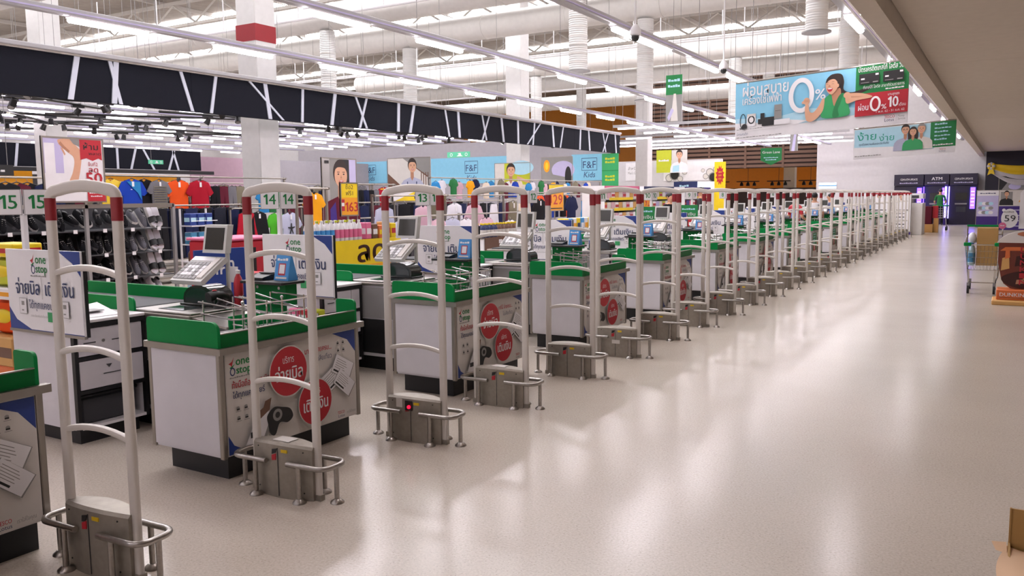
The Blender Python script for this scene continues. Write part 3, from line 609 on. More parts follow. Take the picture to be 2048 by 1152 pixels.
# ------------------------------------------------------------------ one checkout unit (built at Y0 = 0), copied down the hall
def guard_plate(y0, x0, x1, z0, z1, t, rr):
    pts = [(x0, z0), (x1, z0)]
    for k in range(7): a = math.radians(90*k/6); pts.append((x1-rr+rr*math.cos(a), z1-rr+rr*math.sin(a)))
    for k in range(7): a = math.radians(90+90*k/6); pts.append((x0+rr*.5+rr*.5*math.cos(a), z1-rr*.5+rr*.5*math.sin(a)))
    return M('green').prism(pts, 'y', y0, y0+t)
def make_unit(variant):
    things = {}
    # bagging counter
    r = thing('bagging_counter', 'x', 'counter', (-3.795, .545, 0), 'bagging counters'); things['bag'] = r
    M('plinth').box(-4.06, -3.59, .10, 1.07, 0, .15).part('plinth', r)
    M('white_lam').box(-4.075, -3.515, .012, 1.07, .15, .715).part('body', r)
    M('white_lam').box(-4.06, -3.53, .002, .0115, .165, .705).part('side_panel', r)
    for x, y in ((-4.09, 0), (-3.53, 0), (-3.53, 1.055)):
        M('alu').box(x, x+.03, y, y+.03, .145, .715, .004).part('corner_post', r)
    rim = [(-4.10, -.015), (-3.475, -.015), (-3.475, 1.11), (-3.515, 1.11), (-3.515, .02), (-4.10, .02)]
    M('alu').prism(rim, 'z', .71, .745).part('rim', r)
    M('grey').box(-4.075, -3.52, .03, 1.05, .716, .722).part('well_floor', r)
    g = guard_plate(.0, -4.085, -3.505, .745, .88, .018, .05).part('front_guard', r)
    M('green_dark').box(-3.522, -3.505, .019, 1.06, .745, .815).part('side_guard', r)
    M('alu').box(-3.524, -3.503, .019, 1.06, .815, .82).part('guard_edging', r)
    guard_plate(1.06, -3.66, -3.505, .745, .885, .016, .03).part('end_guard', r)
    pp = M('p_paper').box(-3.515, -3.503, .035, 1.05, .155, .705).part('poster_panel', r)
    P = Print(.00035); (poster_a if variant == 0 else poster_b)(P, 1.01, .54); P.build('printed_face', pp, (-3.5028, .038, .16), (0, 1, 0), (0, 0, 1))
    # conveyor table
    r = thing('conveyor_table', 'x', 'checkout', (-5.3, .82, 0), 'checkout conveyor tables'); things['table'] = r
    M('plinth').box(-6.25, -4.5, .62, 1.04, 0, .13).part('plinth', r)
    M('white_lam').box(-6.30, -4.43, .56, 1.07, .13, .76).part('body', r)
    M('black').box(-4.442, -4.42, .545, .57, .13, .76).part('corner_post', r)
    M('black').box(-4.92, -4.55, .552, .5595, .16, .46).part('kick_recess', r)
    M('grey').box(-4.97, -4.46, .553, .5592, .47, .74).part('steel_apron', r)
    M('alu').box(-6.32, -4.42, .54, 1.09, .76, .785, .004).part('edge_rim', r)
    M('belt').box(-6.28, -5.02, .60, 1.03, .785, .803, .006).part('belt', r)
    M('steel').box(-5.0, -4.43, .56, 1.05, .785, .80, .004).part('scanner_deck', r)
    M('scanglass').box(-4.84, -4.60, .63, .82, .80, .803).part('scan_window', r)
    M('green').box(-6.32, -5.05, 1.07, 1.088, .785, .885, .004).part('back_guard', r)
    guard_plate(.545, -5.75, -4.98, .785, .875, .016, .04).part('front_guard', r)
    M('steel').add([(-4.42, .56, .775), (-4.42, 1.05, .775), (-4.10, 1.05, .735), (-4.10, .56, .735), (-4.42, .56, .755), (-4.42, 1.05, .755), (-4.10, 1.05, .722), (-4.10, .56, .722)], [(0, 1, 2, 3), (7, 6, 5, 4), (0, 3, 7, 4), (1, 5, 6, 2), (0, 4, 5, 1), (3, 2, 6, 7)]).part('chute', r)
    M('green').box(-4.41, -4.105, 1.052, 1.07, .45, .82).part('end_panel', r)
    M('green').box(-4.107, -4.095, .58, 1.05, .60, .80).part('inner_guard', r)
    # customer ledge
    r = thing('customer_ledge', 'x', 'ledge', (-4.2, 1.05, .82), 'customer ledges'); things['ledge'] = r
    M('green_dark').box(-4.36, -4.04, 1.0, 1.10, .82, .962).part('bracket_box', r); M('black').box(-4.39, -4.0, .93, 1.14, .962, .982, .004).part('shelf', r)
    for x in (-4.30, -4.10): M('steel').cyl((x, .998, .935), (x, 1.0, .935), .010, 10).part('bolt', r)
    # cashier cabinet
    r = thing('cashier_cabinet', 'x', 'cabinet', (-5.2, .3, 0), 'cashier cabinets'); things['cab'] = r
    M('plinth').box(-5.48, -4.93, .09, .50, 0, .10).part('plinth', r)
    M('white_lam').box(-5.54, -4.87, .05, .062, .10, .71).part('end_panel', r)
    M('white_lam').box(-5.54, -5.52, .062, .535, .10, .76).part('rear_panel', r)
    M('white_lam').box(-5.52, -4.88, .525, .535, .10, .76).part('side_panel', r)
    M('p_white').box(-5.52, -4.87, .062, .525, .10, .118).part('bottom_shelf', r)
    for y in (.045, .517): M('black').box(-4.895, -4.862, y, y+.022, .10, .765).part('corner_post', r)
    for z in (.325, .535): M('black').box(-4.885, -4.863, .067, .517, z, z+.022).part('cross_bar', r)
    M('p_white').box(-5.54, -4.86, .07, .54, .765, .785, .003).part('worktop', r); M('black').box(-4.868, -4.858, .07, .54, .735, .765).part('worktop_edge', r)
    dr = M('white_lam').box(-5.40, -4.868, .075, .40, .562, .73).part('drawer', r)
    for y in (.11, .30): M('darkgrey').box(-4.868, -4.866, y, y+.08, .638, .645).part('slot_handle', dr)
    M('steel').cyl((-4.868, .24, .645), (-4.862, .24, .645), .010, 10).part('lock', dr)
    M('white_lam').box(-5.40, -4.868, .41, .512, .562, .73).part('side_door', r)
    d2 = M('white_lam').box(-5.40, -4.868, .075, .512, .352, .53).part('drawer', r)
    M('darkgrey').prism([(.25, .49), (.29, .49), (.27, .468)], 'x', -4.868, -4.865).part('pull', d2); M('darkgrey').box(-4.868, -4.866, .23, .36, .43, .436).part('slot_handle', d2)
    sp = M('p_white').box(-5.53, -4.72, .035, .048, .705, 1.22, .003).part('sign_panel', r)
    M('alu').box(-5.53, -4.72, .03, .052, .690, .708).part('sign_ledge', r); M('black').box(-4.735, -4.715, .048, .066, .70, 1.22).part('sign_edge', r)
    P = Print(.00035); lane_panel(P, .80, .51); P.build('printed_face', sp, (-5.525, .0345, .708), (1, 0, 0), (0, 0, 1))
    # scanner hood
    r = thing('barcode_scanner', 'x', 'scanner', (-4.72, .92, .80), 'barcode scanners'); things['scan'] = r
    hood = [(-4.88, .80)]+[(-4.72+.16*math.cos(math.radians(180-20*k)), .85+.09*math.sin(math.radians(180-20*k))) for k in range(10)]+[(-4.56, .80)]
    M('smoke').prism(hood, 'y', .86, 1.02).part('hood', r); M('scanglass').prism([(-4.86, .815)]+[(-4.72+.135*math.cos(math.radians(180-20*k)), .85+.068*math.sin(math.radians(180-20*k))) for k in range(10)]+[(-4.58, .815)], 'y', .856, .8605).part('window', r)
    M('black').box(-4.90, -4.54, .84, 1.03, .80, .815, .005).part('base', r)
    # keyboard terminal on navy stand
    r = thing('till_keyboard', 'x', 'keyboard', (-4.82, 1.0, .803), 'till keyboards'); things['key'] = r
    M('grey').box(-4.93, -4.89, 1.032, 1.062, .785, .965).part('stand', r)
    def slab(x0, x1, s0, s1, up, th, m):
        o = Vector((0, .82, .945)); d = Vector((0, .22, .15)).normalized(); n = Vector((0, -d.z, d.y))
        v = [Vector((x, 0, 0))+o+d*s_+n*u for x in (x0, x1) for s_ in (s0, s1) for u in (up, up+th)]
        return M(m).add(v, [(0, 1, 3, 2), (4, 6, 7, 5), (0, 4, 5, 1), (2, 3, 7, 6), (0, 2, 6, 4), (1, 5, 7, 3)])
    kb = slab(-4.935, -4.62, 0, .265, 0, .035, 'keybd').part('housing', r)
    slab(-4.925, -4.70, .215, .255, .035, .004, 'p_white').part('display_strip', kb)
    ks = M('p_white')
    for i in range(6):
        for j in range(5):
            q = slab(-4.922+i*.037, -4.89+i*.037, .02+j*.037, .051+j*.037, .035, .006, 'p_white'); ks.mat('p_white' if (i*j) % 4 else 'grey'); ks.add(q.v, q.f)
    ks.part('keys', kb, kind='stuff')
    slab(-4.69, -4.64, .03, .24, .035, .01, 'p_paper').part('card_slot', kb)
    # monitor on a pole
    r = thing('till_monitor', 'x', 'monitor', (-4.73, 1.07, .785), 'till monitors'); things['mon'] = r
    M('keybd').cyl((-4.66, 1.068, .785), (-4.66, 1.068, 1.2), .016, 10).part('pole', r)
    def tilt(x0, x1, z0, z1, y0, y1, m):
        v = [(x, y+(z-1.15)*.18, z) for x in (x0, x1) for y in (y0, y1) for z in (z0, z1)]
        return M(m).add(v, [(0, 1, 3, 2), (4, 6, 7, 5), (0, 4, 5, 1), (2, 3, 7, 6), (0, 2, 6, 4), (1, 5, 7, 3)])
    sh = tilt(-4.835, -4.605, 1.15, 1.345, 1.0, 1.05, 'keybd').part('casing', r)
    tilt(-4.812, -4.628, 1.175, 1.325, .997, 1.0, 'screen').part('screen', sh)
    M('grey').cyl((-4.66, 1.062, .785), (-4.66, 1.062, .80), .026, 12).part('base_plate', r)
    # payment card stand (blue) and card reader on the ledge
    r = thing('payment_stand', 'x', 'card stand', (-4.11, 1.06, .982), 'blue payment card stands'); things['pay'] = r
    b = M('p_cyan').prism([(1.03, .982), (1.12, .982), (1.075, 1.15), (1.065, 1.15)], 'x', -4.175, -4.045).part('card', r)
    P = Print(.0004); P.rect(.005, .005, .125, .165, 'p_cyan'); P.rect(.033, .035, .097, .115, 'p_red'); P.rect(.041, .047, .089, .107, 'p_white'); P.bars(.065, .133, .1, .02, 'p_white', 4, 'c'); P.rect(.015, .012, .115, .024, 'p_paper')
    P.build('printed_face', b, (-4.175, 1.0295, .982), (1, 0, 0), (0, .035, .168))
    r = thing('card_reader', 'x', 'card reader', (-4.30, 1.05, .982), 'black card readers'); things['rdr'] = r
    M('black').prism([(.97, .985), (1.10, .985), (1.10, 1.025), (.97, 1.0)], 'x', -4.36, -4.22).part('body', r); M('darkgrey').box(-4.345, -4.235, 1.06, 1.095, 1.022, 1.028).part('display', r)
    # chrome bag rack
    r = thing('bag_rack', 'x', 'wire rack', (-3.85, .55, .722), 'chrome bag racks'); things['rack'] = r
    for yc in (.45, .75):
        for q, z in enumerate((.745, .84, .91)):
            e = .012*q
            M('chrome').tube([(-4.04, yc-.11-e, z+.015), (-3.75, yc-.13-e, z), (-3.72, yc-.10-e, z), (-3.72, yc+.10+e, z), (-3.75, yc+.13+e, z), (-4.04, yc+.11+e, z+.015)], .0055, 6).part('loop_wire', r)
        for x, y in ((-3.72, yc-.09), (-3.72, yc+.09), (-4.03, yc-.11), (-4.03, yc+.11)):
            M('chrome').cyl((x, y, .724), (x, y, .93), .005, 6).part('upright', r)
        M('chrome').ell((-3.72, yc-.09, .935), .010, .010, .010, 8, 6).part('knob', r)
        M('chrome').tube([(-4.04, yc, .93), (-3.70, yc+.02, .86)], .005, 6).part('cross_wire', r)
        for k in range(4): M('chrome').cyl((-3.72, yc-.06+.04*k, .745), (-3.72, yc-.06+.04*k, .84), .003, 5).part('wire', r)
    return things
UY = [.87, 2.88, 5.03, 7.2, 9.37, 11.55, 13.75, 15.95, 18.2, 20.5, 22.8, 25.1, 27.4, 29.7]
LBL = {'bag': 'white bagging counter with green guards and printed end poster at checkout %s', 'table': 'white conveyor belt table with green guard at checkout %s', 'ledge': 'green customer ledge with black shelf at checkout %s',
       'cab': 'white cashier cabinet with drawers and tall blue-edged sign panel at checkout %s', 'scan': 'black smoked barcode scanner hood at checkout %s', 'key': 'grey sloping till keyboard at checkout %s', 'mon': 'beige till monitor on a pole at checkout %s',
       'pay': 'blue payment card stand on the ledge of checkout %s', 'rdr': 'small black card reader on the ledge of checkout %s', 'rack': 'chrome wire bag rack on the counter of checkout %s'}
def units():
    protos = [make_unit(0), make_unit(1)]; used = [False, False]
    for i, y in enumerate(UY):
        n = 16-i; v = 0 if n > 9 else 1
        for k, o in protos[v].items():
            if i == 0 and k in ('scan', 'key', 'mon', 'pay', 'rdr', 'cab', 'ledge', 'table', 'rack'): continue
            c = copy_tree(o, None, (0, y, 0)); c['label'] = LBL[k] % NW[n]
            if n <= 9 and k == 'bag': c['label'] = 'white bagging counter with green guards and green-and-red poster at checkout %s' % NW[n]
    def rm(o):
        for ch in list(o.children): rm(ch)
        bpy.data.objects.remove(o)
    for p in protos:
        for o in p.values(): rm(o)
units()
def lane_sign(x, y, n):
    r = thing('lane_sign', 'white lane number sign reading number %s on a post' % NW[n], 'sign', (x, y, .785), 'lane number signs')
    M('p_white').box(x-.02, x+.02, y-.015, y+.015, .785, 1.44, .004).part('post', r)
    for a, sd in ((46, -1), (76, 1)):
        a = math.radians(a); nn = Vector((math.sin(a), -math.cos(a), 0)); u = Vector((math.cos(a), math.sin(a), 0))
        c = Vector((x, y, 1.515))+nn*.022; p0 = c if sd > 0 else c-u*.152; p1 = p0+u*.152
        vs = [p+nn*d+Vector((0, 0, z)) for p in (p0, p1) for d in (0, -.012) for z in (-.082, .082)]
        pl = M('p_white').add(vs, [(0, 1, 3, 2), (4, 6, 7, 5), (0, 4, 5, 1), (2, 3, 7, 6), (0, 2, 6, 4), (1, 5, 7, 3)]).part('number_plate', r)
        P = Print(.0005); P.rect(0, 0, .152, .164, 'p_grey'); P.rect(.004, .004, .148, .16, 'p_white'); t = str(n)
        P.text(t, .076, .04, .125, 'p_green', w=.1 if len(t) > 1 else .052, al='c', bold=.02)
        P.build('printed_number', pl, p0+nn*.001-Vector((0, 0, .082)), u, (0, 0, 1))
for i, y in enumerate(UY):
    if i: lane_sign(-5.46 if i == 1 else -5.41, y+.13, 16-i)
# ------------------------------------------------------------------ clothing department
def fr(pts, c, sx, sz): return [(c[0]+p[0]*sx, c[1]+p[1]*sz) for p in pts]
TEE = [(-.06, 0), (0, -.05), (.06, 0), (.2, -.05), (.31, -.24), (.235, -.30), (.19, -.2), (.185, -.66), (0, -.67), (-.185, -.66), (-.19, -.2), (-.235, -.30), (-.31, -.24), (-.2, -.05)]
LONG = [(-.05, 0), (0, -.04), (.05, 0), (.19, -.05), (.27, -.5), (.21, -.52), (.175, -.22), (.18, -.68), (-.18, -.68), (-.175, -.22), (-.21, -.52), (-.27, -.5), (-.19, -.05)]
PANT = [(-.13, 0), (.13, 0), (.16, -.9), (.02, -.92), (0, -.3), (-.02, -.92), (-.16, -.9)]
SKIRT = [(-.09, 0), (.09, 0), (.19, -.52), (.1, -.50), (0, -.53), (-.1, -.50), (-.19, -.52)]
VEST = [(-.06, 0), (0, -.07), (.06, 0), (.14, -.03), (.13, -.2), (.17, -.28), (.16, -.62), (-.16, -.62), (-.17, -.28), (-.13, -.2), (-.14, -.03)]
def garment(name, label, x, y, zt, mt, shape=TEE, s=1.0, hs=1.0, th=.035, group='hanging clothes', extra=None, tagc=False):
    r = thing(name, label, 'clothing', (x, y, zt-.66*s*hs), group)
    pts = fr(shape, (y, zt), s, s*hs)
    # soft front: prism with a slightly bulged centre
    m = M(mt); n = len(pts); cy = sum(p[0] for p in pts)/n; cz = sum(p[1] for p in pts)/n
    inn = [(cy+(p[0]-cy)*.82, cz+(p[1]-cz)*.86) for p in pts]
    vs = [(x-th/2, *p) for p in pts]+[(x+th/4, *p) for p in pts]+[(x+th/2+.008*math.sin(7*i), *p) for i, p in enumerate(inn)]
    m.add(vs, [tuple(range(n))]+[(i, (i+1) % n, n+(i+1) % n, n+i) for i in range(n)]+[(n+i, n+(i+1) % n, 2*n+(i+1) % n, 2*n+i) for i in range(n)]+[tuple(range(2*n, 3*n))])
    fb = m.part('fabric', r)
    M('black').tube([(x, y-.15*s, zt-.03), (x, y, zt+.015), (x, y+.15*s, zt-.03)], .008, 6).part('hanger', r)
    M('steel').tube([(x, y, zt+.015), (x, y, zt+.05), (x-.02, y, zt+.065)], .004, 5).part('hook', r)
    if tagc: M('p_white').box(x+th/2+.012, x+th/2+.015, y-.02*s, y+.025*s, zt-.13*s, zt-.04*s).part('price_tag', r)
    if extra: extra(fb, x+th/2+.013, y, zt, s)
    return r
def stripes(fb, x, y, zt, s):
    for k in range(11):
        z = zt-.14-.045*k; M('cl_khaki').box(x-.004, x, y-.165*s, y+.165*s, z, z+.018).part('stripe', fb)
def blue_yoke(fb, x, y, zt, s):
    M('cl_teal').prism([(y-.13, zt-.04), (y+.16, zt-.05), (y+.17, zt-.40), (y+.10, zt-.26), (y-.02, zt-.15)], 'x', x-.004, x).part('yoke', fb)
    M('p_white').box(x-.004, x, y-.05, y-.02, zt-.2, zt-.185).part('chest_mark', fb)
def club(fb, x, y, zt, s):
    M('p_yellow').box(x-.004, x, y-.16, y+.16, zt-.06, zt-.04).part('collar_trim', fb); P = Print(.0006); P.text('17', 0, 0, .22, 'p_white', w=.17, al='c', bold=.03); P.build('printed_number', fb, (x, y, zt-.42), (0, 1, 0), (0, 0, 1))
def ape(fb, x, y, zt, s):
    P = Print(.0006); P.poly([(-.01, .2), (.02, .2), (.02, .12), (.1, .13), (.1, .11), (.02, .08), (.06, -.02), (.03, -.02), (0, .05), (-.03, -.02), (-.06, -.02), (-.02, .08), (-.1, .1), (-.1, .12), (-.02, .12)], 'p_black'); P.build('printed_figure', fb, (x, y, zt-.42), (0, 1, 0), (0, 0, 1))
def clothes():
    garment('tee_shirt', 'yellow tee shirt at the end of the upper sports rail', -14.35, 9.55, 1.92, 'yellow')
    garment('tee_shirt', 'blue sports jersey with lighter checked yoke on the upper rail', -14.3, 9.95, 1.92, 'cl_blue', s=1.05, extra=blue_yoke, tagc=True)
    garment('tee_shirt', 'plain black tee shirt between blue jersey and striped tee', -14.34, 10.24, 1.92, 'cl_black')
    garment('tee_shirt', 'grey striped tee shirt on the upper sports rail', -14.27, 10.52, 1.91, 'cl_grey', s=.9, extra=stripes, tagc=True)
    garment('tee_shirt', 'bright orange tee shirt on the upper sports rail', -14.3, 10.98, 1.92, 'cl_orange', s=1.12, tagc=True)
    garment('tee_shirt', 'crimson red tee shirt beside the orange one', -14.25, 11.45, 1.92, 'cl_red', s=1.08, tagc=True)
    garment('tee_shirt', 'pink sleeved tee shirt behind the crimson one', -14.4, 11.62, 1.92, 'p_pink', s=.95)
    for k, (c, lab) in enumerate((('cl_black', 'black shorts on the upper rail next to crimson tee'), ('cl_maroon', 'maroon shorts on the upper rail'), ('cl_grey', 'grey jogging trousers on the upper rail'), ('cl_khaki', 'khaki shorts near the far end of the upper rail'))):
        garment('trousers', lab, -14.3, 11.88+.22*k, 1.80, c, PANT, .8, .7)
    garment('tee_shirt', 'small blue and white jersey on the upper rail beside the number 14 sign', -14.2, 13.1, 1.72, 'cl_teal', s=.75, tagc=True)
    garment('tee_shirt', 'dark green tee shirt behind the number 14 sign', -14.3, 13.5, 1.75, 'cl_green', s=.8)
    for i in range(14):
        c = ('denim', 'cl_black', 'cl_navy')[i % 3]
        garment('trousers', 'dark long trousers hanging in the packed lower row behind the till monitor', -13.2+.075*(i % 2), 9.5+.165*i, 1.36, c, PANT, 1.0, 1.0, .05, 'dark trousers on the lower rail')
    garment('jacket', 'red long-sleeved jacket hanging beside the dark trousers', -12.9, 11.45, 1.28, 'cl_red', LONG, 1.0)
    garment('jacket', 'dark charcoal jacket with white swing tag', -12.9, 11.75, 1.27, 'cl_black', LONG, 1.0, tagc=True)
    garment('tee_shirt', 'lime green tee shirt half hidden by grey printed tee', -12.95, 12.28, 1.24, 'cl_lime')
    garment('tee_shirt', 'pale grey tee shirt with small black running figure', -12.85, 12.55, 1.24, 'cl_lilac', s=1.1, extra=ape, tagc=True)
    garment('tee_shirt', 'amber yellow tee shirt with white tag beside the tall portrait pillar', -10, 10.33, 1.62, 'cl_amber', s=.85, tagc=True)
    rr = garment('tee_shirt', 'red football shirt with white number hanging under the blue board', -14.0, 17.0, 1.80, 'cl_red', extra=club, s=.95)
    for k, c in enumerate(('cl_black', 'cl_navy', 'cl_black', 'cl_grey')):
        garment('trousers', 'dark shorts hanging beside the red football shirt', -14.0, 16.1+.2*k, 1.72, c, PANT, .8, .55, group='dark shorts under the blue board')
    lst = [('cl_lilac', LONG, 'lilac blouse on the front rail beside the black pleated dress', 12.15, 1.36), ('cl_black', PANT, 'black pleated dress on the front rail', 12.75, 1.40), ('cl_pink', LONG, 'dusty pink cardigan next to the black dress', 13.35, 1.36), ('cl_white', LONG, 'white shirt with dark tie on the front rail', 14.45, 1.40),
           ('cl_pink', TEE, 'pale pink shirt beside the white one', 15.2, 1.38), ('cl_white', SKIRT, 'white pleated skirt on the front rail', 16.0, 1.36), ('cl_khaki', VEST, 'khaki sleeveless vest with white tag', 16.85, 1.42), ('cl_cream', LONG, 'cream long-sleeved top beside the khaki vest', 17.4, 1.5), ('cl_black', TEE, 'black floral tee by the car poster', 18.15, 1.46),
           ('cl_navy', TEE, 'navy tee shirts front one by the blue child top', 19.9, 1.52), ('cl_teal', VEST, 'light blue child top with cartoon-free print', 20.7, 1.42)]
    for k, (c, sh, lab, y, zt) in enumerate(lst):
        garment('blouse' if sh in (LONG, TEE, VEST) else 'skirt', lab.replace('cartoon-free ', 'pale '), -10, y, zt, c, sh, 1.25, .8 if sh is PANT else 1.0, tagc=k in (3, 6, 8))
    for k, (c, y, zt) in enumerate((('cl_lilac', 12.3, 1.1), ('cl_pink', 13.5, 1.1), ('cl_white', 14.5, 1.08), ('cl_pink', 15.3, 1.08), ('cl_white', 16.3, 1.0), ('cl_lilac', 14.0, 1.1))):
        garment('blouse', 'pastel blouse hanging on the low front bar below the rail', -9.75, y, zt, c, TEE, 1.15, group='pastel blouses on the low bar')
    kids = ['cl_teal', 'cl_white', 'cl_green', 'cl_pink', 'cl_amber', 'cl_navy', 'cl_cream', 'cl_teal', 'cl_khaki', 'cl_maroon', 'cl_blue', 'cl_cream']
    for k in range(24):
        garment('tee_shirt', 'small child tee on the high rail in front of the blue name boards', -13.2-.1*(k % 2), 18.2+.42*k, 1.95+.04*(k % 3), kids[k % 12], TEE, .72, group='child tees on the high rail')
    for k in range(16):
        garment('trousers', 'dark trousers on the middle rail behind the blouses', -12.6-.07*(k % 2), 13.6+.5*k, 1.35, ('cl_black', 'denim', 'cl_navy', 'cl_maroon')[k % 4], PANT, 1.15, .9, group='dark trousers on the middle rail')
    for k in range(8):
        garment('tee_shirt', 'dark tee on the rail by the amber and blue tops near the price 29 sign', -10.6-.07*(k % 2), 18.6+.33*k, 1.55, ('cl_navy', 'cl_black', 'cl_orange', 'cl_navy', 'cl_blue')[k % 5], TEE, .9, group='dark tees near the price sign')
    # rails
    def rail(x, y0, y1, z, lab, n=3):
        r = thing('clothes_rail', lab, 'rack', (x, (y0+y1)/2, 0), 'clothes rails')
        M('alu').cyl((x-.02, y0, z), (x-.02, y1, z), .016, 8).part('rail', r)
        for k in range(n):
            y = y0+(y1-y0)*k/(n-1); M('alu').box(x-.10, x-.06, y-.02, y+.02, 0, z+.03).part('post', r); M('alu').box(x-.1, x-.0, y-.015, y+.015, z-.02, z+.02).part('arm', r)
        M('alu').box(x-.35, x+.15, y0, y1, .1, .13).part('foot_shelf', r)
    rail(-14.3, 9.3, 13.9, 1.985, 'high chrome rail of sports shirts'); rail(-13.2, 9.3, 13.9, 1.42, 'lower rail of dark trousers below the sports shirts')
    rail(-10, 11.9, 21.2, 1.56, 'front chrome rail of pastel blouses', 5); rail(-12.6, 13.4, 21.8, 1.42, 'middle rail of dark trousers', 4); rail(-13.2, 18.0, 28.8, 2.05, 'high rail of small child tees', 4); rail(-10.6, 18.4, 21.2, 1.62, 'rail of dark tees near the price 29 sign'); rail(-14, 15.8, 17.5, 1.87, 'short rail with the red football shirt')
    rail(-12.9, 11.1, 13.0, 1.345, 'low rail with red jacket and grey printed tee', 2); rail(-9.75, 11.9, 16.8, 1.165, 'low chrome bar of pastel blouses', 3); rail(-10, 10.0, 10.7, 1.69, 'small stand holding the amber tee', 2)
    for q, (x, y0, n, dy, zt, lab) in enumerate(((-15.6, 8.6, 22, .26, 1.5, 'dark garment packed on the deep rail behind the sports shirts'), (-17.2, 9.5, 26, .36, 1.75, 'dark garment on the far rail deep in the department'), (-15.0, 14.4, 20, .42, 1.42, 'dark garment on the deep rail behind the portrait poster'), (-11.4, 12.2, 18, .34, 1.02, 'dark garment low behind the pastel blouses'), (-19.5, 12.0, 22, .5, 1.9, 'dim garment on the back rail below the spotlights'))):
        for k in range(n):
            garment('coat', lab, x-.08*(k % 3), y0+dy*k, zt+.05*(k % 4 == 1), ('cl_black', 'cl_navy', 'denim', 'cl_grey', 'cl_black', 'cl_maroon', 'cl_black', 'cl_khaki')[(k*3+q) % 8], LONG if k % 2 else PANT, 1.3, .95, group='dark stock rail %s' % 'abcde'[q])
        rail(x, y0-.3, y0+dy*n, zt+.09, ('deep rail behind the sports shirts', 'far rail deep in the clothing department', 'deep rail behind the portrait poster', 'low rail behind the pastel blouses', 'back rail below the spotlights')[q], 4)
    # dark hanging stock at the left, seen over the lane 15 sign
    for k in range(12):
        garment('jacket', ('black jacket crowded on the rail behind the leg poster', 'navy jacket crowded on the rail behind the leg poster', 'black jacket crowded on the rail behind the leg poster', 'maroon jacket crowded on the rail behind the leg poster')[k % 4], -12.0-.09*(k % 3), 5.2+.2*k, 1.78, ('cl_black', 'cl_navy', 'cl_black', 'cl_maroon')[k % 4], LONG, 1.0, group='dark jackets left of the leg poster')
    rail(-12, 5.0, 7.6, 1.86, 'rail of dark jackets behind the shoe rack')
    garment('tee_shirt', 'green tee shirt above the number 15 sign', -11.4, 4.75, 1.78, 'cl_green'); garment('tee_shirt', 'pink folded top above the number 15 sign', -11.2, 5.05, 1.64, 'p_pink', s=.5)
clothes()
# ------------------------------------------------------------------ shoes
def make_shoe(kind, x, y, z):
    r = thing('shoe', 'x', 'shoe', (x, y, z), 'shoes on the rack')
    out = [(-.14, .0), (-.135, .028), (-.08, .036), (0, .034), (.07, .045), (.115, .036), (.14, .0), (.115, -.036), (.07, -.045), (0, -.034), (-.08, -.036), (-.135, -.028)]
    M('darkgrey' if kind == 'black' else 'sole').prism([(x+a, y+b) for a, b in out], 'z', z, z+.03).part('sole', r)
    if kind == 'slide':
        M('cl_white').prism([(x+a*.93, y+b*.9) for a, b in out], 'z', z+.03, z+.034).part('insole', r)
        M('black').grid(lambda u, v: (x+.02+.07*v, y+.047*math.cos(math.pi*u), z+.015+.06*math.sin(math.pi*u)), 8, 2).part('strap', r)
    else:
        col = {'dark': 'shoe_d', 'black': 'shoe_d', 'grey': 'shoe_g', 'white': 'cl_white'}[kind]; vs = []; N = 10; secs = [(-.135, .025, .075), (-.10, .032, .085), (-.04, .033, .075), (.02, .036, .065), (.08, .041, .045), (.12, .030, .03), (.137, .008, .01)]
        m = M(col)
        for a, wd, h in secs: vs += [(x+a, y+wd*math.cos(math.pi*i/N), z+.03+h*math.sin(math.pi*i/N)**.7) for i in range(N+1)]
        k = N+1; m.add(vs, [(j*k+i, j*k+i+1, (j+1)*k+i+1, (j+1)*k+i) for j in range(len(secs)-1) for i in range(N)]+[tuple(range(k))]); up = m.part('upper', r)
        M('black').ell((x-.075, y, z+.108), .042, .02, .012, 10, 6).part('collar', up)
        for q in range(4): M('sole' if kind != 'white' else 'black').tube([(x+.0+.022*q, y-.022, z+.096-.008*q), (x+.0+.022*q, y+.022, z+.096-.008*q)], .003, 5).part('lace', up)
    return r
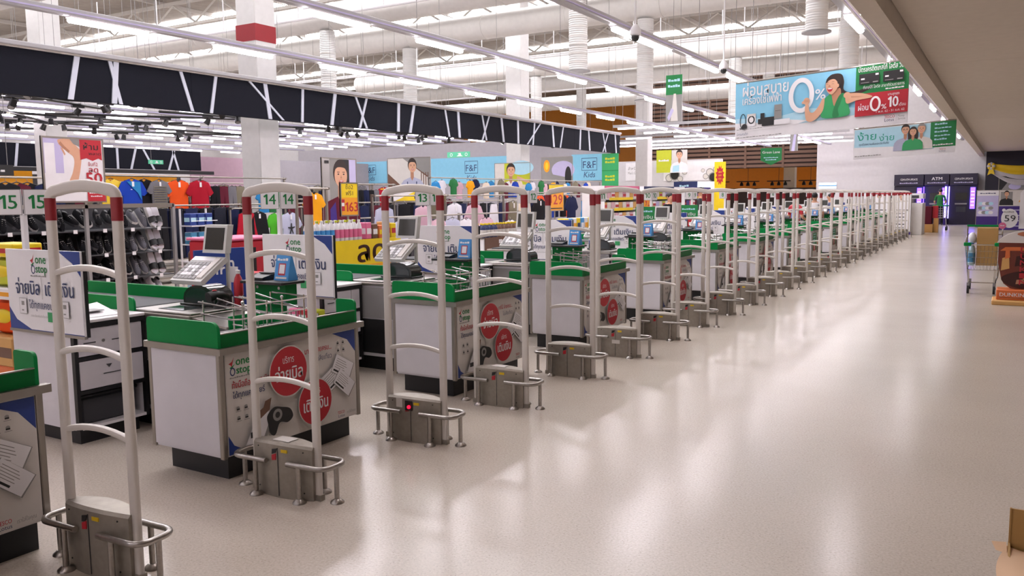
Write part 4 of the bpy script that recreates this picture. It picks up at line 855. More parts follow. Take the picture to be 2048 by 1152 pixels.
def shoe_rack():
    r = thing('shoe_rack', 'grey steel shoe rack of four shelves behind the near checkout', 'rack', (-9.75, 5.9, 0))
    for y in (4.5, 6.0, 7.22): M('grey').box(-9.56, -9.52, y-.02, y+.02, 0, 1.47).part('upright', r)
    M('darkgrey').box(-10.12, -10.10, 4.5, 7.22, 0, 1.47).part('back_panel', r)
    zs = (.25, .55, .86, 1.16)
    for z in zs: M('darkgrey').box(-10.1, -9.56, 4.52, 7.2, z-.012, z).part('shelf', r)
    M('alu').box(-9.62, -9.52, 4.5, 7.22, 1.43, 1.48).part('top_bar', r)
    for z in zs:
        for k in range(7):
            y = 4.7+.38*k; M('p_white').box(-9.559, -9.555, y, y+.05, z-.03, z+.015).part('price_ticket', r)
    protos = {k: make_shoe(k, 0, 0, 0) for k in ('dark', 'black', 'grey', 'slide', 'white')}
    names = {'black': 'all black shoe displayed toe forward on the shoe rack', 'dark': 'dark sneaker with pale sole on the shoe rack', 'grey': 'grey sneaker with pale sole on the shoe rack', 'slide': 'pale slide sandal with black strap hung at the rack end', 'white': 'white trainer on the shoe rack'}
    for si, z in enumerate(zs):
        y = 4.62; k = 0
        while y < 7.15:
            kind = 'dark' if (k//2+si) % 3 == 0 else 'black'
            if y > 6.0 and k % 8 in (2, 3): kind = 'grey'
            if y > 6.86: kind = ('white', 'slide', 'slide', 'slide')[si]
            c = copy_tree(protos[kind]); c.location = (-9.74 if kind != 'slide' else -9.70, y, z+.10 if kind != 'slide' else z+.14); c.rotation_euler = (random.uniform(-.35, .35), math.radians(random.uniform(20, 60) if kind != 'slide' else 62), random.uniform(-.45, .45) if kind != 'slide' else random.uniform(-.2, .2)); c.scale = (1.2,)*3 if kind == 'slide' else (1.0,)*3; c['label'] = names[kind]+', '+('bottom shelf', 'second shelf up', 'third shelf up', 'top shelf')[si]; c['group'] = kind+' shoes on one shelf'
            y += .105 if k % 2 == 0 else .13; k += 1
    def rm(o):
        for ch in list(o.children): rm(ch)
        bpy.data.objects.remove(o)
    for o in protos.values(): rm(o)
shoe_rack()
def bottle(name, label, x, y, z, body, cap, h=.24, r_=.036, group=None, label_c=None):
    r = thing(name, label, 'bottle', (x, y, z), group)
    b = M(body).lathe(x, y, [(r_*.9, z), (r_, z+.01), (r_, z+h*.62), (r_*.75, z+h*.78), (r_*.4, z+h*.88), (r_*.4, z+h*.9)], 12).part('body', r)
    if label_c: M(label_c).lathe(x, y, [(r_*1.02, z+h*.15), (r_*1.02, z+h*.55)], 12).part('label_band', b)
    M(cap).lathe(x, y, [(r_*.5, z+h*.9), (r_*.5, z+h), (r_*.3, z+h*1.005)], 10).part('cap', r)
    return r
def pack(name, label, x0, x1, y0, y1, z0, z1, m, band=None, group=None, cat='packet', txt=None):
    r = thing(name, label, cat, ((x0+x1)/2, (y0+y1)/2, z0), group); b = M(m).box(x0, x1, y0, y1, z0, z1, .008).part('packet_body', r)
    if band: M(band).box(x1-.004, x1+.002, y0+.012, y1-.012, z0+(z1-z0)*.3, z0+(z1-z0)*.65).part('label_band', b)
    if band: M(band).box(x0+.012, x1-.012, y0-.002, y0+.004, z0+(z1-z0)*.3, z0+(z1-z0)*.65).part('side_band', b)
    if txt:
        P = Print(.0008); P.text(txt[0], (y1-y0)/2, 0, txt[2], txt[1], w=(y1-y0)*.8, al='c', bold=.02); P.build('printed_text', b, (x1+.003, y0, z0+(z1-z0)*.4), (0, 1, 0), (0, 0, 1))
    return r
def bag(name, label, x, y, z, w, d, h, m, m2, group=None):
    r = thing(name, label, 'packet', (x, y, z), group); vs = []; mm = M(m)
    prof = [(0, .75, .5), (.1, .95, .95), (.5, 1, 1), (.88, .96, .7), (.96, .98, .12), (1, 1, .08)]
    for t, a, b in prof: vs += [(x+w/2*a*math.copysign(abs(math.cos(q))**.6, math.cos(q)), y+d/2*b*math.copysign(abs(math.sin(q))**.8, math.sin(q)), z+h*t) for q in [2*math.pi*i/16 for i in range(16)]]
    mm.add(vs, [(j*16+i, j*16+(i+1) % 16, (j+1)*16+(i+1) % 16, (j+1)*16+i) for j in range(5) for i in range(16)]+[tuple(range(16))]); b_ = mm.part('pouch', r)
    M(m2).ell((x, y-d*.42, z+h*.5), w*.3, d*.12, h*.22, 12, 8).part('label_patch', b_)
    return r
def gondola(x0, x1, y0, y1, h, label, body='p_white', header=None):
    r = thing('promo_gondola', label, 'display stand', ((x0+x1)/2, (y0+y1)/2, 0), 'promotion gondolas')
    M('plinth').box(x0+.04, x1-.04, y0+.04, y1-.04, 0, .08).part('plinth', r); M(body).box(x0, x1, y0, y1, .08, h, .005).part('body', r); M('alu').box(x0-.01, x1+.01, y0-.01, y1+.01, h, h+.015).part('top_deck', r)
    return r
def promo():
    g = gondola(-7.15, -6.62, 6.78, 8.35, 1.01, 'yellow fronted promotion gondola stacked with milk bottles and snack packs')
    sb = M('p_yellow').box(-6.618, -6.602, 6.8, 8.33, .70, 1.03).part('price_board', g)
    M('green').box(-6.618, -6.602, 6.8, 8.33, .60, .70).part('green_band', g)
    P = Print(.0006); P.text('ลด', .70, .06, .36, 'cola_d', w=.50, bold=.05); P.rect(0, 0, 1.53, .03, 'p_amber'); P.build('printed_face', sb, (-6.6015, 6.8, .70), (0, 1, 0), (0, 0, 1))
    for row in range(2):
        for k in range(11):
            y = 6.85+.078*k; pk = k > 4
            bottle('milk_bottle', 'small white drink bottle with pink label on the yellow promotion gondola' if pk else 'small white drink bottle with blue label on the yellow promotion gondola', -6.68-.09*row, y, 1.026, 'p_white', 'p_lime' if k % 2 else 'p_white', .24, .034, 'pink label bottles' if pk else 'blue label bottles', 'p_pink' if pk else 'p_cyan')
    for k, (c, c2, lab) in enumerate((('p_pink', 'p_white', 'pink snack pack on yellow gondola'), ('p_brown', 'p_white', 'dark brown snack pack hung over yellow board'), ('orange_b', 'p_yellow', 'orange snack pack beside the brown one'), ('tan', 'p_red', 'tan snack pack at gondola end'), ('p_yellow', 'p_red', 'yellow snack pack at gondola end corner'))):
        pack('snack_pack', lab, -6.80, -6.66, 7.74+.118*k, 7.84+.118*k, 1.026, 1.026+.2-.02*(k % 3), c, c2)
    g = gondola(-7.15, -6.62, 10.3, 11.7, .90, 'dark fronted promotion gondola of coffee bottles with red strip')
    sb = M('p_brown').box(-6.618, -6.602, 10.32, 11.68, .70, .92).part('header_board', g); M('p_red').box(-6.618, -6.602, 10.32, 11.68, .54, .69).part('red_strip', g); M('green').box(-6.618, -6.602, 10.32, 11.68, .43, .53).part('green_band', g)
    P = Print(.0006); P.bars(.65, .12, .55, .08, 'p_white', 5, 'c'); P.bars(.65, .05, .3, .05, 'p_white', 4, 'c'); P.build('printed_face', sb, (-6.6015, 10.32, .70), (0, 1, 0), (0, 0, 1))
    for row in range(2):
        for k in range(12): bottle('coffee_bottle', 'brown coffee bottle with yellow cap on the dark promotion gondola', -6.68-.1*row, 10.38+.11*k, .916, 'p_brown' if k > 3 else 'p_navy', 'p_yellow', .21, .042, 'coffee bottles', 'p_paper')
    g = gondola(-7.15, -6.62, 12.9, 14.4, .86, 'promotion gondola of yellow and blue packs past the coffee gondola')
    for k in range(9): pack('snack_pack', 'upright yellow or blue pack on the third promotion gondola', -6.8, -6.64, 12.98+.155*k, 13.11+.155*k, .876, 1.13, ('p_yellow', 'p_cyan', 'p_white')[k % 3], ('p_navy', 'p_white', 'p_amber')[k % 3], 'packs on the third gondola')
    # red drinks cooler
    r = thing('drinks_cooler', 'red open drinks cooler behind the customer ledge', 'cooler', (-7.4, 6.35, 0))
    M('p_red').box(-7.7, -7.05, 6.0, 6.72, .05, 1.08, .02).part('body', r); M('black').box(-7.06, -7.045, 6.06, 6.36, .35, 1.0).part('glass_door', r); M('p_pink').box(-7.72, -7.03, 5.98, 6.74, 1.08, 1.11, .01).part('top_lip', r); M('plinth').box(-7.66, -7.09, 6.04, 6.68, 0, .05).part('plinth', r)
    c = thing('cola_case', 'red printed soft drink case at the belt end', 'box', (-6.57, 5.83, 0)); b = M('p_red').box(-6.72, -6.42, 5.64, 6.02, 0, .78, .01).part('case', c)
    P = Print(.0006); P.text('Coca-Cola', .19, .60, .09, 'p_white', w=.33, al='c', slant=.2); P.build('printed_face', b, (-6.419, 5.64, 0), (0, 1, 0), (0, 0, 1))
    r = thing('promo_card', 'blue promotional floor card with white lettering beyond the belt', 'sign', (-6.35, 5.3, 0)); b = M('p_blue').box(-6.36, -6.34, 5.0, 5.6, .1, 1.06).part('board', r); M('darkgrey').box(-6.45, -6.25, 5.1, 5.5, 0, .1).part('foot', r)
    P = Print(.0006); P.text('ราคา', .1, .72, .22, 'p_white', w=.34, bold=.03); P.build('printed_face', b, (-6.339, 5.0, .1), (0, 1, 0), (0, 0, 1))
    # narrow wire shelf beside the shoes
    r = thing('wire_shelf', 'narrow white wire shelf of bottles and packs beside the shoe rack', 'shelf', (-9.4, 7.5, 0))
    for y in (7.30, 7.72): M('p_white').box(-9.52, -9.5, y-.01, y+.01, 0, 1.4).part('upright', r)
    lv = ((1.18, 'p_blue', 'blue cans'), (.93, 'petblue', 'blue tubs'), (.70, 'p_yellow', 'yellow capped jars'), (.48, 'p_red', 'red packs'), (.28, 'p_red', 'low red packs'))
    for z, c, lab in lv:
        M('p_white').box(-9.5, -9.28, 7.3, 7.72, z-.015, z).part('shelf', r); M('p_white').tube([(-9.28, 7.3, z+.06), (-9.28, 7.72, z+.06)], .005, 5).part('lip_wire', r)
        for k in range(3):
            y = 7.36+.13*k
            if c == 'p_yellow': bottle('sauce_jar', 'dark jar with yellow cap on the narrow wire shelf', -9.38, y, z, 'p_brown', 'p_yellow', .17, .05, 'jars on the wire shelf')
            else: pack('small_pack', lab[:-1]+' on the narrow wire shelf', -9.45, -9.32, y-.05, y+.055, z, z+.16, c, 'p_skyl', lab)
    # snacks at the left edge, beside the cabinet
    pack('carton', 'brown printed carton at the bottom of the snack stack beside the cabinet', -6.1, -5.62, 2.96, 3.3, 0.05, .42, 'orange_b', 'p_brown', cat='box'); pack('carton', 'tan carton second from the floor in the snack stack', -6.1, -5.62, 2.96, 3.3, .422, .62, 'tan', 'p_brown', cat='box')
    bag('snack_bag', 'orange crinkled snack bag on the carton stack', -5.84, 3.12, .622, .40, .2, .24, 'cl_orange', 'p_yellow'); pack('plastic_tub', 'white plastic tub on the orange snack bag', -5.98, -5.64, 3.0, 3.24, .865, .945, 'p_white', 'p_amber', cat='tub'); bag('snack_bag', 'yellow and green crisp bag near the top of the snack stack', -5.84, 3.12, .947, .38, .18, .2, 'p_lime', 'p_yellow'); pack('snack_box', 'yellow snack box topping the snack stack', -5.98, -5.64, 3.02, 3.22, 1.15, 1.24, 'p_yellow', 'p_red')
    M('plinth').box(-6.12, -5.60, 2.94, 3.32, 0, .05).top('pallet_base', 'low dark base under the snack stack beside the cabinet', 'base')
    # shelves of boxed goods further along
    for q, (y0, y1, lab) in enumerate(((17.5, 19.6, 'open white shelf of pink boxed goods with yellow tickets'), (19.9, 22.1, 'white shelf with blue header and yellow tickets'), (23.0, 25.4, 'white shelf with purple packs behind the guard'))):
        r = thing('goods_shelf', lab, 'shelf', (-8.2, (y0+y1)/2, 0))
        for y in (y0, y1): M('p_white').box(-8.5, -7.95, y-.015, y+.015, 0, 1.75).part('side_panel', r)
        M('p_white').box(-8.52, -8.5, y0, y1, 0, 1.75).part('back_panel', r)
        for k, z in enumerate((.35, .66, .95, 1.2, 1.45)):
            M('p_white').box(-8.5, -7.96, y0+.016, y1-.016, z-.02, z).part('shelf', r); M('p_yellow').box(-7.96, -7.955, y0+.3, y1-.4, z-.035, z+.03).part('price_strip', r)
            n = 9; dy = (y1-y0-.1)/n
            for j in range(n):
                c = (('p_paper', 'cl_pink', 'p_white', 'tan'), ('p_paper', 'p_lime', 'p_white', 'p_lilac'), ('p_purple', 'p_pink', 'p_white', 'cl_maroon'))[q][(j+k) % 4]
                pack('goods_box', ('pale boxed good on the pink goods shelf', 'pale boxed good on the blue header shelf', 'purple or pink pack on the shelf behind the guard')[q], -8.35, -8.0, y0+.06+dy*j, y0+.04+dy*(j+1), z, z+.17, c, 'p_red' if (j+k) % 3 == 0 else None, ('boxes on the pink shelf', 'boxes on the blue header shelf', 'packs on the far shelf')[q], 'box')
        M(('p_pink', 'p_navy', 'p_purple')[q]).box(-7.99, -7.95, y0, y1, 1.62, 1.75).part('header', r)
promo()
# ------------------------------------------------------------------ posters, boards and banners
def d_leg(P, w, h):
    P.rect(0, 0, w, h, 'p_white'); P.rect(.02*w, .45*h, .33*w, .98*h, 'p_lilac'); P.rect(.04*w, .3*h, .2*w, .9*h, 'p_white')
    P.blob([(a*w, b*h) for a, b in ((.27, .96), (.45, .975), (.52, .90), (.61, .80), (.62, .68), (.60, .55), (.57, .42), (.53, .33), (.41, .33), (.46, .45), (.50, .60), (.49, .70), (.42, .76), (.33, .83), (.265, .90))], 'p_skin'); P.poly([(a*w, b*h) for a, b in ((.27, .9), (.33, .83), (.42, .76), (.44, .79), (.36, .86), (.30, .93))], 'p_skind'); P.poly([(a*w, b*h) for a, b in ((.29, .84), (.33, .83), (.37, .74), (.35, .72))], 'p_skin')
    P.poly([(.44*w, .98*h), (.6*w, .98*h), (.6*w, .86*h), (.5*w, .9*h)], 'p_grey')
    P.poly([(.60*w, .98*h), (.96*w, .98*h), (.96*w, .66*h), (.90*w, .69*h), (.8*w, .65*h), (.7*w, .69*h), (.60*w, .66*h)], 'p_red')
    P.text('ห้าม', .78*w, .82*h, .1, 'p_black', w=.24*w, al='c', bold=.03); P.text('พลาด', .84*w, .74*h, .05, 'p_black', w=.2*w, al='c')
    P.text('ชิ้นที่2', .80*w, .57*h, .06, 'p_red', w=.16*w, al='c'); P.text('ลด', .80*w, .47*h, .09, 'p_red', w=.16*w, al='c', bold=.03); P.text('50', .80*w, .30*h, .18, 'p_red', w=.27*w, al='c', bold=.05)
    P.rect(.68*w, .02*h, .98*w, .22*h, 'p_red'); P.bars(.83*w, .14*h, .24*w, .02, 'p_white', 7, 'c'); P.bars(.83*w, .09*h, .2*w, .018, 'p_white', 6, 'c')
    P.poly([(.22*w, .14*h), (.45*w, .19*h), (.48*w, .17*h), (.25*w, .12*h)], 'p_grey')
framed('leg_poster', 'framed sportswear poster with bare leg and red sale label above the shoe rack', 'poster', -9.45, 5.46, 1.50, .76, .76, '+x', d_leg, post=(.05, .7), zp=1.48)
def d_man(P, w, h):
    P.rect(0, 0, w, h, 'p_grey'); P.rect(0, 0, .22*w, h, 'silver'); P.rect(.75*w, 0, w, h, 'p_lilac'); P.rect(.55*w, .4*h, .78*w, .98*h, 'p_black')
    hy, H, ww = bust(P, .52*w, .0, .95*h, 'cl_maroon', turn=.3); P.poly([(.2*w, 0), (.2*w, .3*h), (.36*w, .40*h), (.40*w, 0)], 'p_purple')
    P.rect(.08*w, .92*h, .2*w, .96*h, 'p_black')
framed('portrait_poster', 'tall lit poster of a dark haired man in purple shirt', 'poster', -10.5, 11.05, .93, .92, 1.32, '+x', d_man, post=(.05, .87))
def d_163(P, w, h):
    P.rect(0, 0, w, h, 'p_amber'); P.rect(0, .55*h, w, h, 'p_yellow'); P.text('ซื้อ2', .5*w, .80*h, .09, 'p_black', w=.42*w, al='c'); P.text('ฟรี1', .5*w, .62*h, .09, 'p_black', w=.40*w, al='c')
    P.rect(.02*w, .16*h, .22*w, .5*h, 'p_red'); P.rect(.04*w, .3*h, .2*w, .4*h, 'p_white'); P.text('163', .6*w, .14*h, .2, 'p_red', w=.7*w, al='c', bold=.03)
framed('price_sign', 'yellow price sign reading 163 on a stand', 'sign', -8.6, 9.43, 1.25, .40, .51, '+x', d_163, 'p_yellow', post=(.2,))
def d_29(P, w, h):
    P.rect(0, 0, w, h, 'p_amber'); P.rect(0, .72*h, w, h, 'p_yellow'); P.rect(.03*w, .3*h, .2*w, .6*h, 'p_red'); P.text('29', .6*w, .25*h, .32, 'p_red', w=.6*w, al='c', bold=.03); P.rect(.1*w, .08*h, .9*w, .12*h, 'p_black')
framed('price_sign', 'orange price sign reading 29 hung over the clothes', 'sign', -9.0, 16.75, 1.18, .75, .62, '+x', d_29, 'p_amber', post=(.37,))
def d_92(P, w, h): P.rect(0, 0, w, h, 'p_amber'); P.rect(0, .7*h, w, h, 'p_yellow'); P.text('92', .5*w, .2*h, .3, 'p_red', w=.6*w, al='c', bold=.03)
framed('price_sign', 'orange price sign reading 92 partly hidden by the gate posts', 'sign', -7.9, 19.75, 1.15, .5, .5, '+x', d_92, 'p_amber', post=(.25,))
def d_kum(P, w, h): P.poly([(0, 0), (w, 0), (w, h), (.75*w, h)], 'p_yellow'); P.text('คุ้มร', .95*w, .2*h, .22, 'p_black', w=.42*w, al='r', bold=.03)
framed('saver_board', 'white board with yellow wedge and Thai lettering below the street portrait', 'sign', -10.4, 12.9, 1.44, 1.3, .28, '+x', d_kum, post=(.1, 1.2))
def d_man2(P, w, h):
    P.rect(0, 0, w, h, 'p_brown'); P.poly([(0, h), (.35*w, h), (w, .4*h), (w, 0), (.55*w, 0), (0, .6*h)], 'p_paper'); P.poly([(.35*w, h), (w, h), (w, .45*h)], 'p_grey')
    for k in range(4): P.rect((.78+.05*k)*w, .1*h, (.80+.05*k)*w, .6*h, 'p_brown', k > 0)
    bust(P, .58*w, 0, .95*h, 'cl_lilac', turn=.4); P.rect(.46*w, .02*h, .48*w, .36*h, 'p_navy'); P.rect(.67*w, .02*h, .69*w, .36*h, 'p_navy')
framed('street_poster', 'poster of a man in sunglasses and braces on a street', 'poster', -16.3, 20, 1.6, 1.62, 1.12, '-y', d_man2, post=(.1, 1.5))
def ff(kx, kw):
    def d(P, w, h):
        P.rect(0, 0, w, h, 'p_ff'); cx = kx*w; P.ring(cx, .62*h, .001, .001, .0005, 'p_black', 4)
        for a, b, c, e in ((cx-.36, .38*h, cx+.36, .40*h), (cx-.36, .84*h, cx+.36, .86*h), (cx-.36, .38*h, cx-.34, .86*h), (cx+.34, .38*h, cx+.36, .86*h)): P.rect(a, b, c, e, 'p_navy', True)
        P.text('F&F', cx, .47*h, .42, 'p_navy', w=.60, al='c', bold=-.005); P.text('Kids', cx, .12*h, .34, 'p_navy', w=.52, al='c', bold=0, slant=.15)
    return d
framed('name_board', 'narrow blue clothing name board on the back wall at the left', 'sign', -28.0, 31.97, 2.25, 1.9, 1.05, '-y', ff(.45, 1), 'p_ff', frame=None)
framed('name_board', 'long blue clothing name board on the back wall behind the blouses', 'sign', -23.5, 31.97, 2.15, 4.4, 1.18, '-y', ff(.53, 1), 'p_ff', frame=None)
framed('name_board', 'square blue clothing name board on the back wall next to the green hanger', 'sign', -16.05, 31.97, 2.17, 1.5, 1.1, '-y', ff(.55, 1), 'p_ff', frame=None)
def d_kid(P, w, h):
    P.rect(0, 0, w, h, 'p_lime'); P.rect(0, 0, .28*w, h, 'p_paper'); P.ell(.75*w, .85*h, .5, .25, 'p_skyl'); P.ell(.8*w, .2*h, .4, .2, 'p_paper'); P.poly([(.62*w, .52*h), (.97*w, .40*h), (.98*w, .46*h), (.64*w, .62*h)], 'p_skin')
    bust(P, .46*w, .0, .96*h, 'p_white', turn=.2); P.poly([(.2*w, 0), (.22*w, .32*h), (.34*w, .36*h), (.36*w, 0)], 'p_blue'); P.rect(.36*w, 0, .7*w, .14*h, 'p_blue')
framed('boy_poster', 'poster of a running boy in white and blue sports shirt', 'poster', -15.95, 25.6, 1.5, 1.48, 1.22, '-y', d_kid, post=(.1, 1.4))
def d_car(P, w, h):
    P.rect(0, 0, w, h, 'p_brown'); P.rect(0, .55*h, w, h, 'p_grey'); P.ell(.7*w, .75*h, .5, .35, 'p_lilac'); P.ell(.18*w, .83*h, .14, .24, 'p_amber'); P.ell(.18*w, .83*h, .07, .15, 'p_yellow')
    P.poly([(.02*w, .6*h), (.3*w, .68*h), (.75*w, .62*h), (.95*w, .7*h), (.95*w, .45*h), (.6*w, .44*h), (.1*w, .5*h)], 'p_grey'); P.ell(.86*w, .62*h, .14, .4, 'p_black'); P.poly([(0, 0), (0, .35*h), (.5*w, .42*h), (.3*w, .2*h), (.15*w, 0)], 'orange_b')
framed('car_poster', 'tall poster of a sunset over a shiny car beside the blue board', 'poster', -15.9, 29, 1.0, 1.38, 2.05, '-y', d_car, post=(.1, 1.3))
def d_ghang(P, w, h):
    P.rect(0, 0, w, h, 'p_gsh'); P.rect(0, .49*h, w, .51*h, 'p_green')
    for k, y in enumerate((.82, .72, .30, .20)): P.bars(.5*w, y*h, .6*w, .11, 'p_lime', 4, 'c')
framed('green_hanger', 'bright green hanging banner in two panels past the last blue board', 'banner', -14.2, 31, 1.85, .72, 1.36, '-y', d_ghang, 'p_gsh', frame=None)
def d_groom(P, w, h):
    P.rect(0, 0, w, h, 'p_white'); P.text('สำหรับผู้ชาย', .1*w, .6*h, .22, 'p_grey', w=.7*w); P.text("Men's Grooming", .1*w, .35*h, .2, 'p_grey', w=.65*w)
    for k in range(6): P.ell((.72+.05*(k % 3))*w, (.12+.13*(k//3))*h, .09-.01*k, .09-.01*k, 'p_grey' if k % 2 else 'p_black', 14)
framed('grooming_board', 'white mens grooming board with grey bubbles beside the column', 'sign', -17.4, 40.975, 2.30, 1.35, .92, '-y', d_groom, frame=None)
def d_groom2(P, w, h):
    P.rect(0, 0, w, h, 'p_white')
    for x, y, r_ in ((.1, .15, .2), (.2, .3, .28), (.3, .1, .15), (.38, .45, .14), (.75, .2, .15), (.82, .4, .2), (.88, .15, .25), (.7, .5, .1), (.93, .55, .16)): P.ell(x*w, y*h, r_, r_, 'p_grey', 18); P.ell(x*w, y*h, r_*.8, r_*.8, 'p_black' if r_ > .2 else 'p_paper', 18)
framed('bubble_board', 'long white board with grey bubbles behind the gates', 'sign', -15.3, 40.975, 2.25, 2.95, .97, '-y', d_groom2, frame=None)
HANG = []
def d_lime(P, w, h): P.rect(0, 0, w, h, 'p_lime'); P.bars(.5*w, .5*h, .7*w, .12, 'p_white', 6, 'c')
r = framed('lime_board', 'lime green square board beside the pharmacist cutout', 'sign', -15.4, 40.2, 2.65, .78, 1.12, '-y', d_lime, 'p_lime', frame=None); HANG.append((r, ((-15.2, 40.21, 3.77), (-14.9, 40.21, 3.77))))
def d_round(P, w, h): P.ell(.5*w, .5*h, .5*w, .5*h, 'p_paper', 30); P.text('pharmacy', .5*w, .48*h, .1, 'p_grey', w=.6*w, al='c')
def d_pharm(P, w, h):
    P.rect(0, 0, w, h, 'p_paper'); bust(P, .5*w, .0, .98*h, 'p_white', turn=0); P.poly([(.05*w, .02*h), (.5*w, .05*h), (.5*w, .34*h), (.1*w, .3*h)], 'p_skyl')
r = framed('pharmacist_board', 'pale board of a person in white coat holding a folder', 'sign', -14.6, 40.2, 2.64, .8, 1.12, '-y', d_pharm, 'p_paper', frame=None); HANG.append((r, ((-14.4, 40.21, 3.76), (-14.0, 40.21, 3.76))))
framed('lit_shelf_header', 'blue and white lit shelf header under the bubble board', 'sign', -14.75, 40.97, 1.80, 2.5, .4, '-y', lambda P, w, h: (P.rect(0, 0, .5*w, h, 'p_navy'), P.rect(.5*w, .1*h, w, .9*h, 'lit'), P.bars(.12*w, .35*h, .5, .12, 'p_skyl', 4)), frame=None)
def d_sun(P, w, h):
    P.rect(0, 0, w, h, 'p_yellow'); P.poly([(.5*w+(.40 if k % 2 else .28)*w*math.cos(k*math.pi/12), .78*h+(.17 if k % 2 else .12)*h*math.sin(k*math.pi/12)) for k in range(24)], 'p_red')
    for k in range(3): P.text(('ลด', 'แลก', 'แถม')[k], .5*w, (.82-.055*k)*h, .12, 'p_yellow', w=.26*w, al='c', bold=.02)
framed('yellow_pillar', 'tall yellow pillar sign with red starburst', 'sign', -12.35, 40, .2, .55, 2.9, '-y', d_sun, 'p_yellow', frame=None, post=(.27,))
def hangers(r, pts, ztop=8.998):
    for p in pts: M('grey').cyl(p, (p[0], p[1], ztop), .006, 4).part('hanger_wire', r)
for _r, _p in HANG: hangers(_r, _p)
def green_lane():
    x, y, z = -5.8, 24, 2.33
    r = thing('green_lane_sign', 'green pointed hanging sign reading Green Lane', 'sign', (x, y, z)); pts = [(x-.29, z+.48), (x+.29, z+.48), (x+.29, z+.14), (x, z), (x-.29, z+.14)]
    b = M('p_green').prism(pts, 'y', y, y+.02).part('board', r); P = Print(.001); P.text('Green Lane', .29, .33, .1, 'p_white', w=.48, al='c'); P.bars(.29, .20, .4, .03, 'p_skyl', 8, 'c'); P.bars(.29, .14, .3, .03, 'p_skyl', 6, 'c')
    P.build('printed_face', b, (x-.29, y-.001, z), (1, 0, 0), (0, 0, 1)); hangers(r, ((x-.2, y+.01, z+.48), (x+.2, y+.01, z+.48)))
green_lane()
def d_vert(P, w, h): P.rect(0, 0, w, h, 'p_grey'); P.rect(0, .58*h, w, h, 'p_green'); P.bars(.5*w, .86*h, .75*w, .08, 'p_skyl', 4, 'c'); P.bars(.5*w, .74*h, .75*w, .08, 'p_skyl', 5, 'c'); P.poly([(.3*w, .02*h), (.75*w, .02*h), (.62*w, .6*h), (.48*w, .6*h)], 'p_paper'); P.poly([(.1*w, .1*h), (.35*w, .3*h), (.5*w, .25*h), (.2*w, .02*h)], 'p_lilac')
r = framed('vertical_banner', 'green and grey vertical hanging banner with Thai lettering', 'banner', -7.43, 20, 3.32, .42, 1.14, '-y', d_vert, frame=None); hangers(r, ((-7.25, 20, 4.46),))
r = framed('vertical_banner', 'small grey vertical hanging banner near the white end wall', 'banner', -6.62, 30, 3.0, .27, .58, '-y', lambda P, w, h: (P.rect(0, 0, w, h, 'p_grey'), P.poly([(.2*w, 0), (.6*w, 0), (.8*w, h), (.5*w, h)], 'p_lilac')), frame=None); hangers(r, ((-6.5, 30, 3.58),))
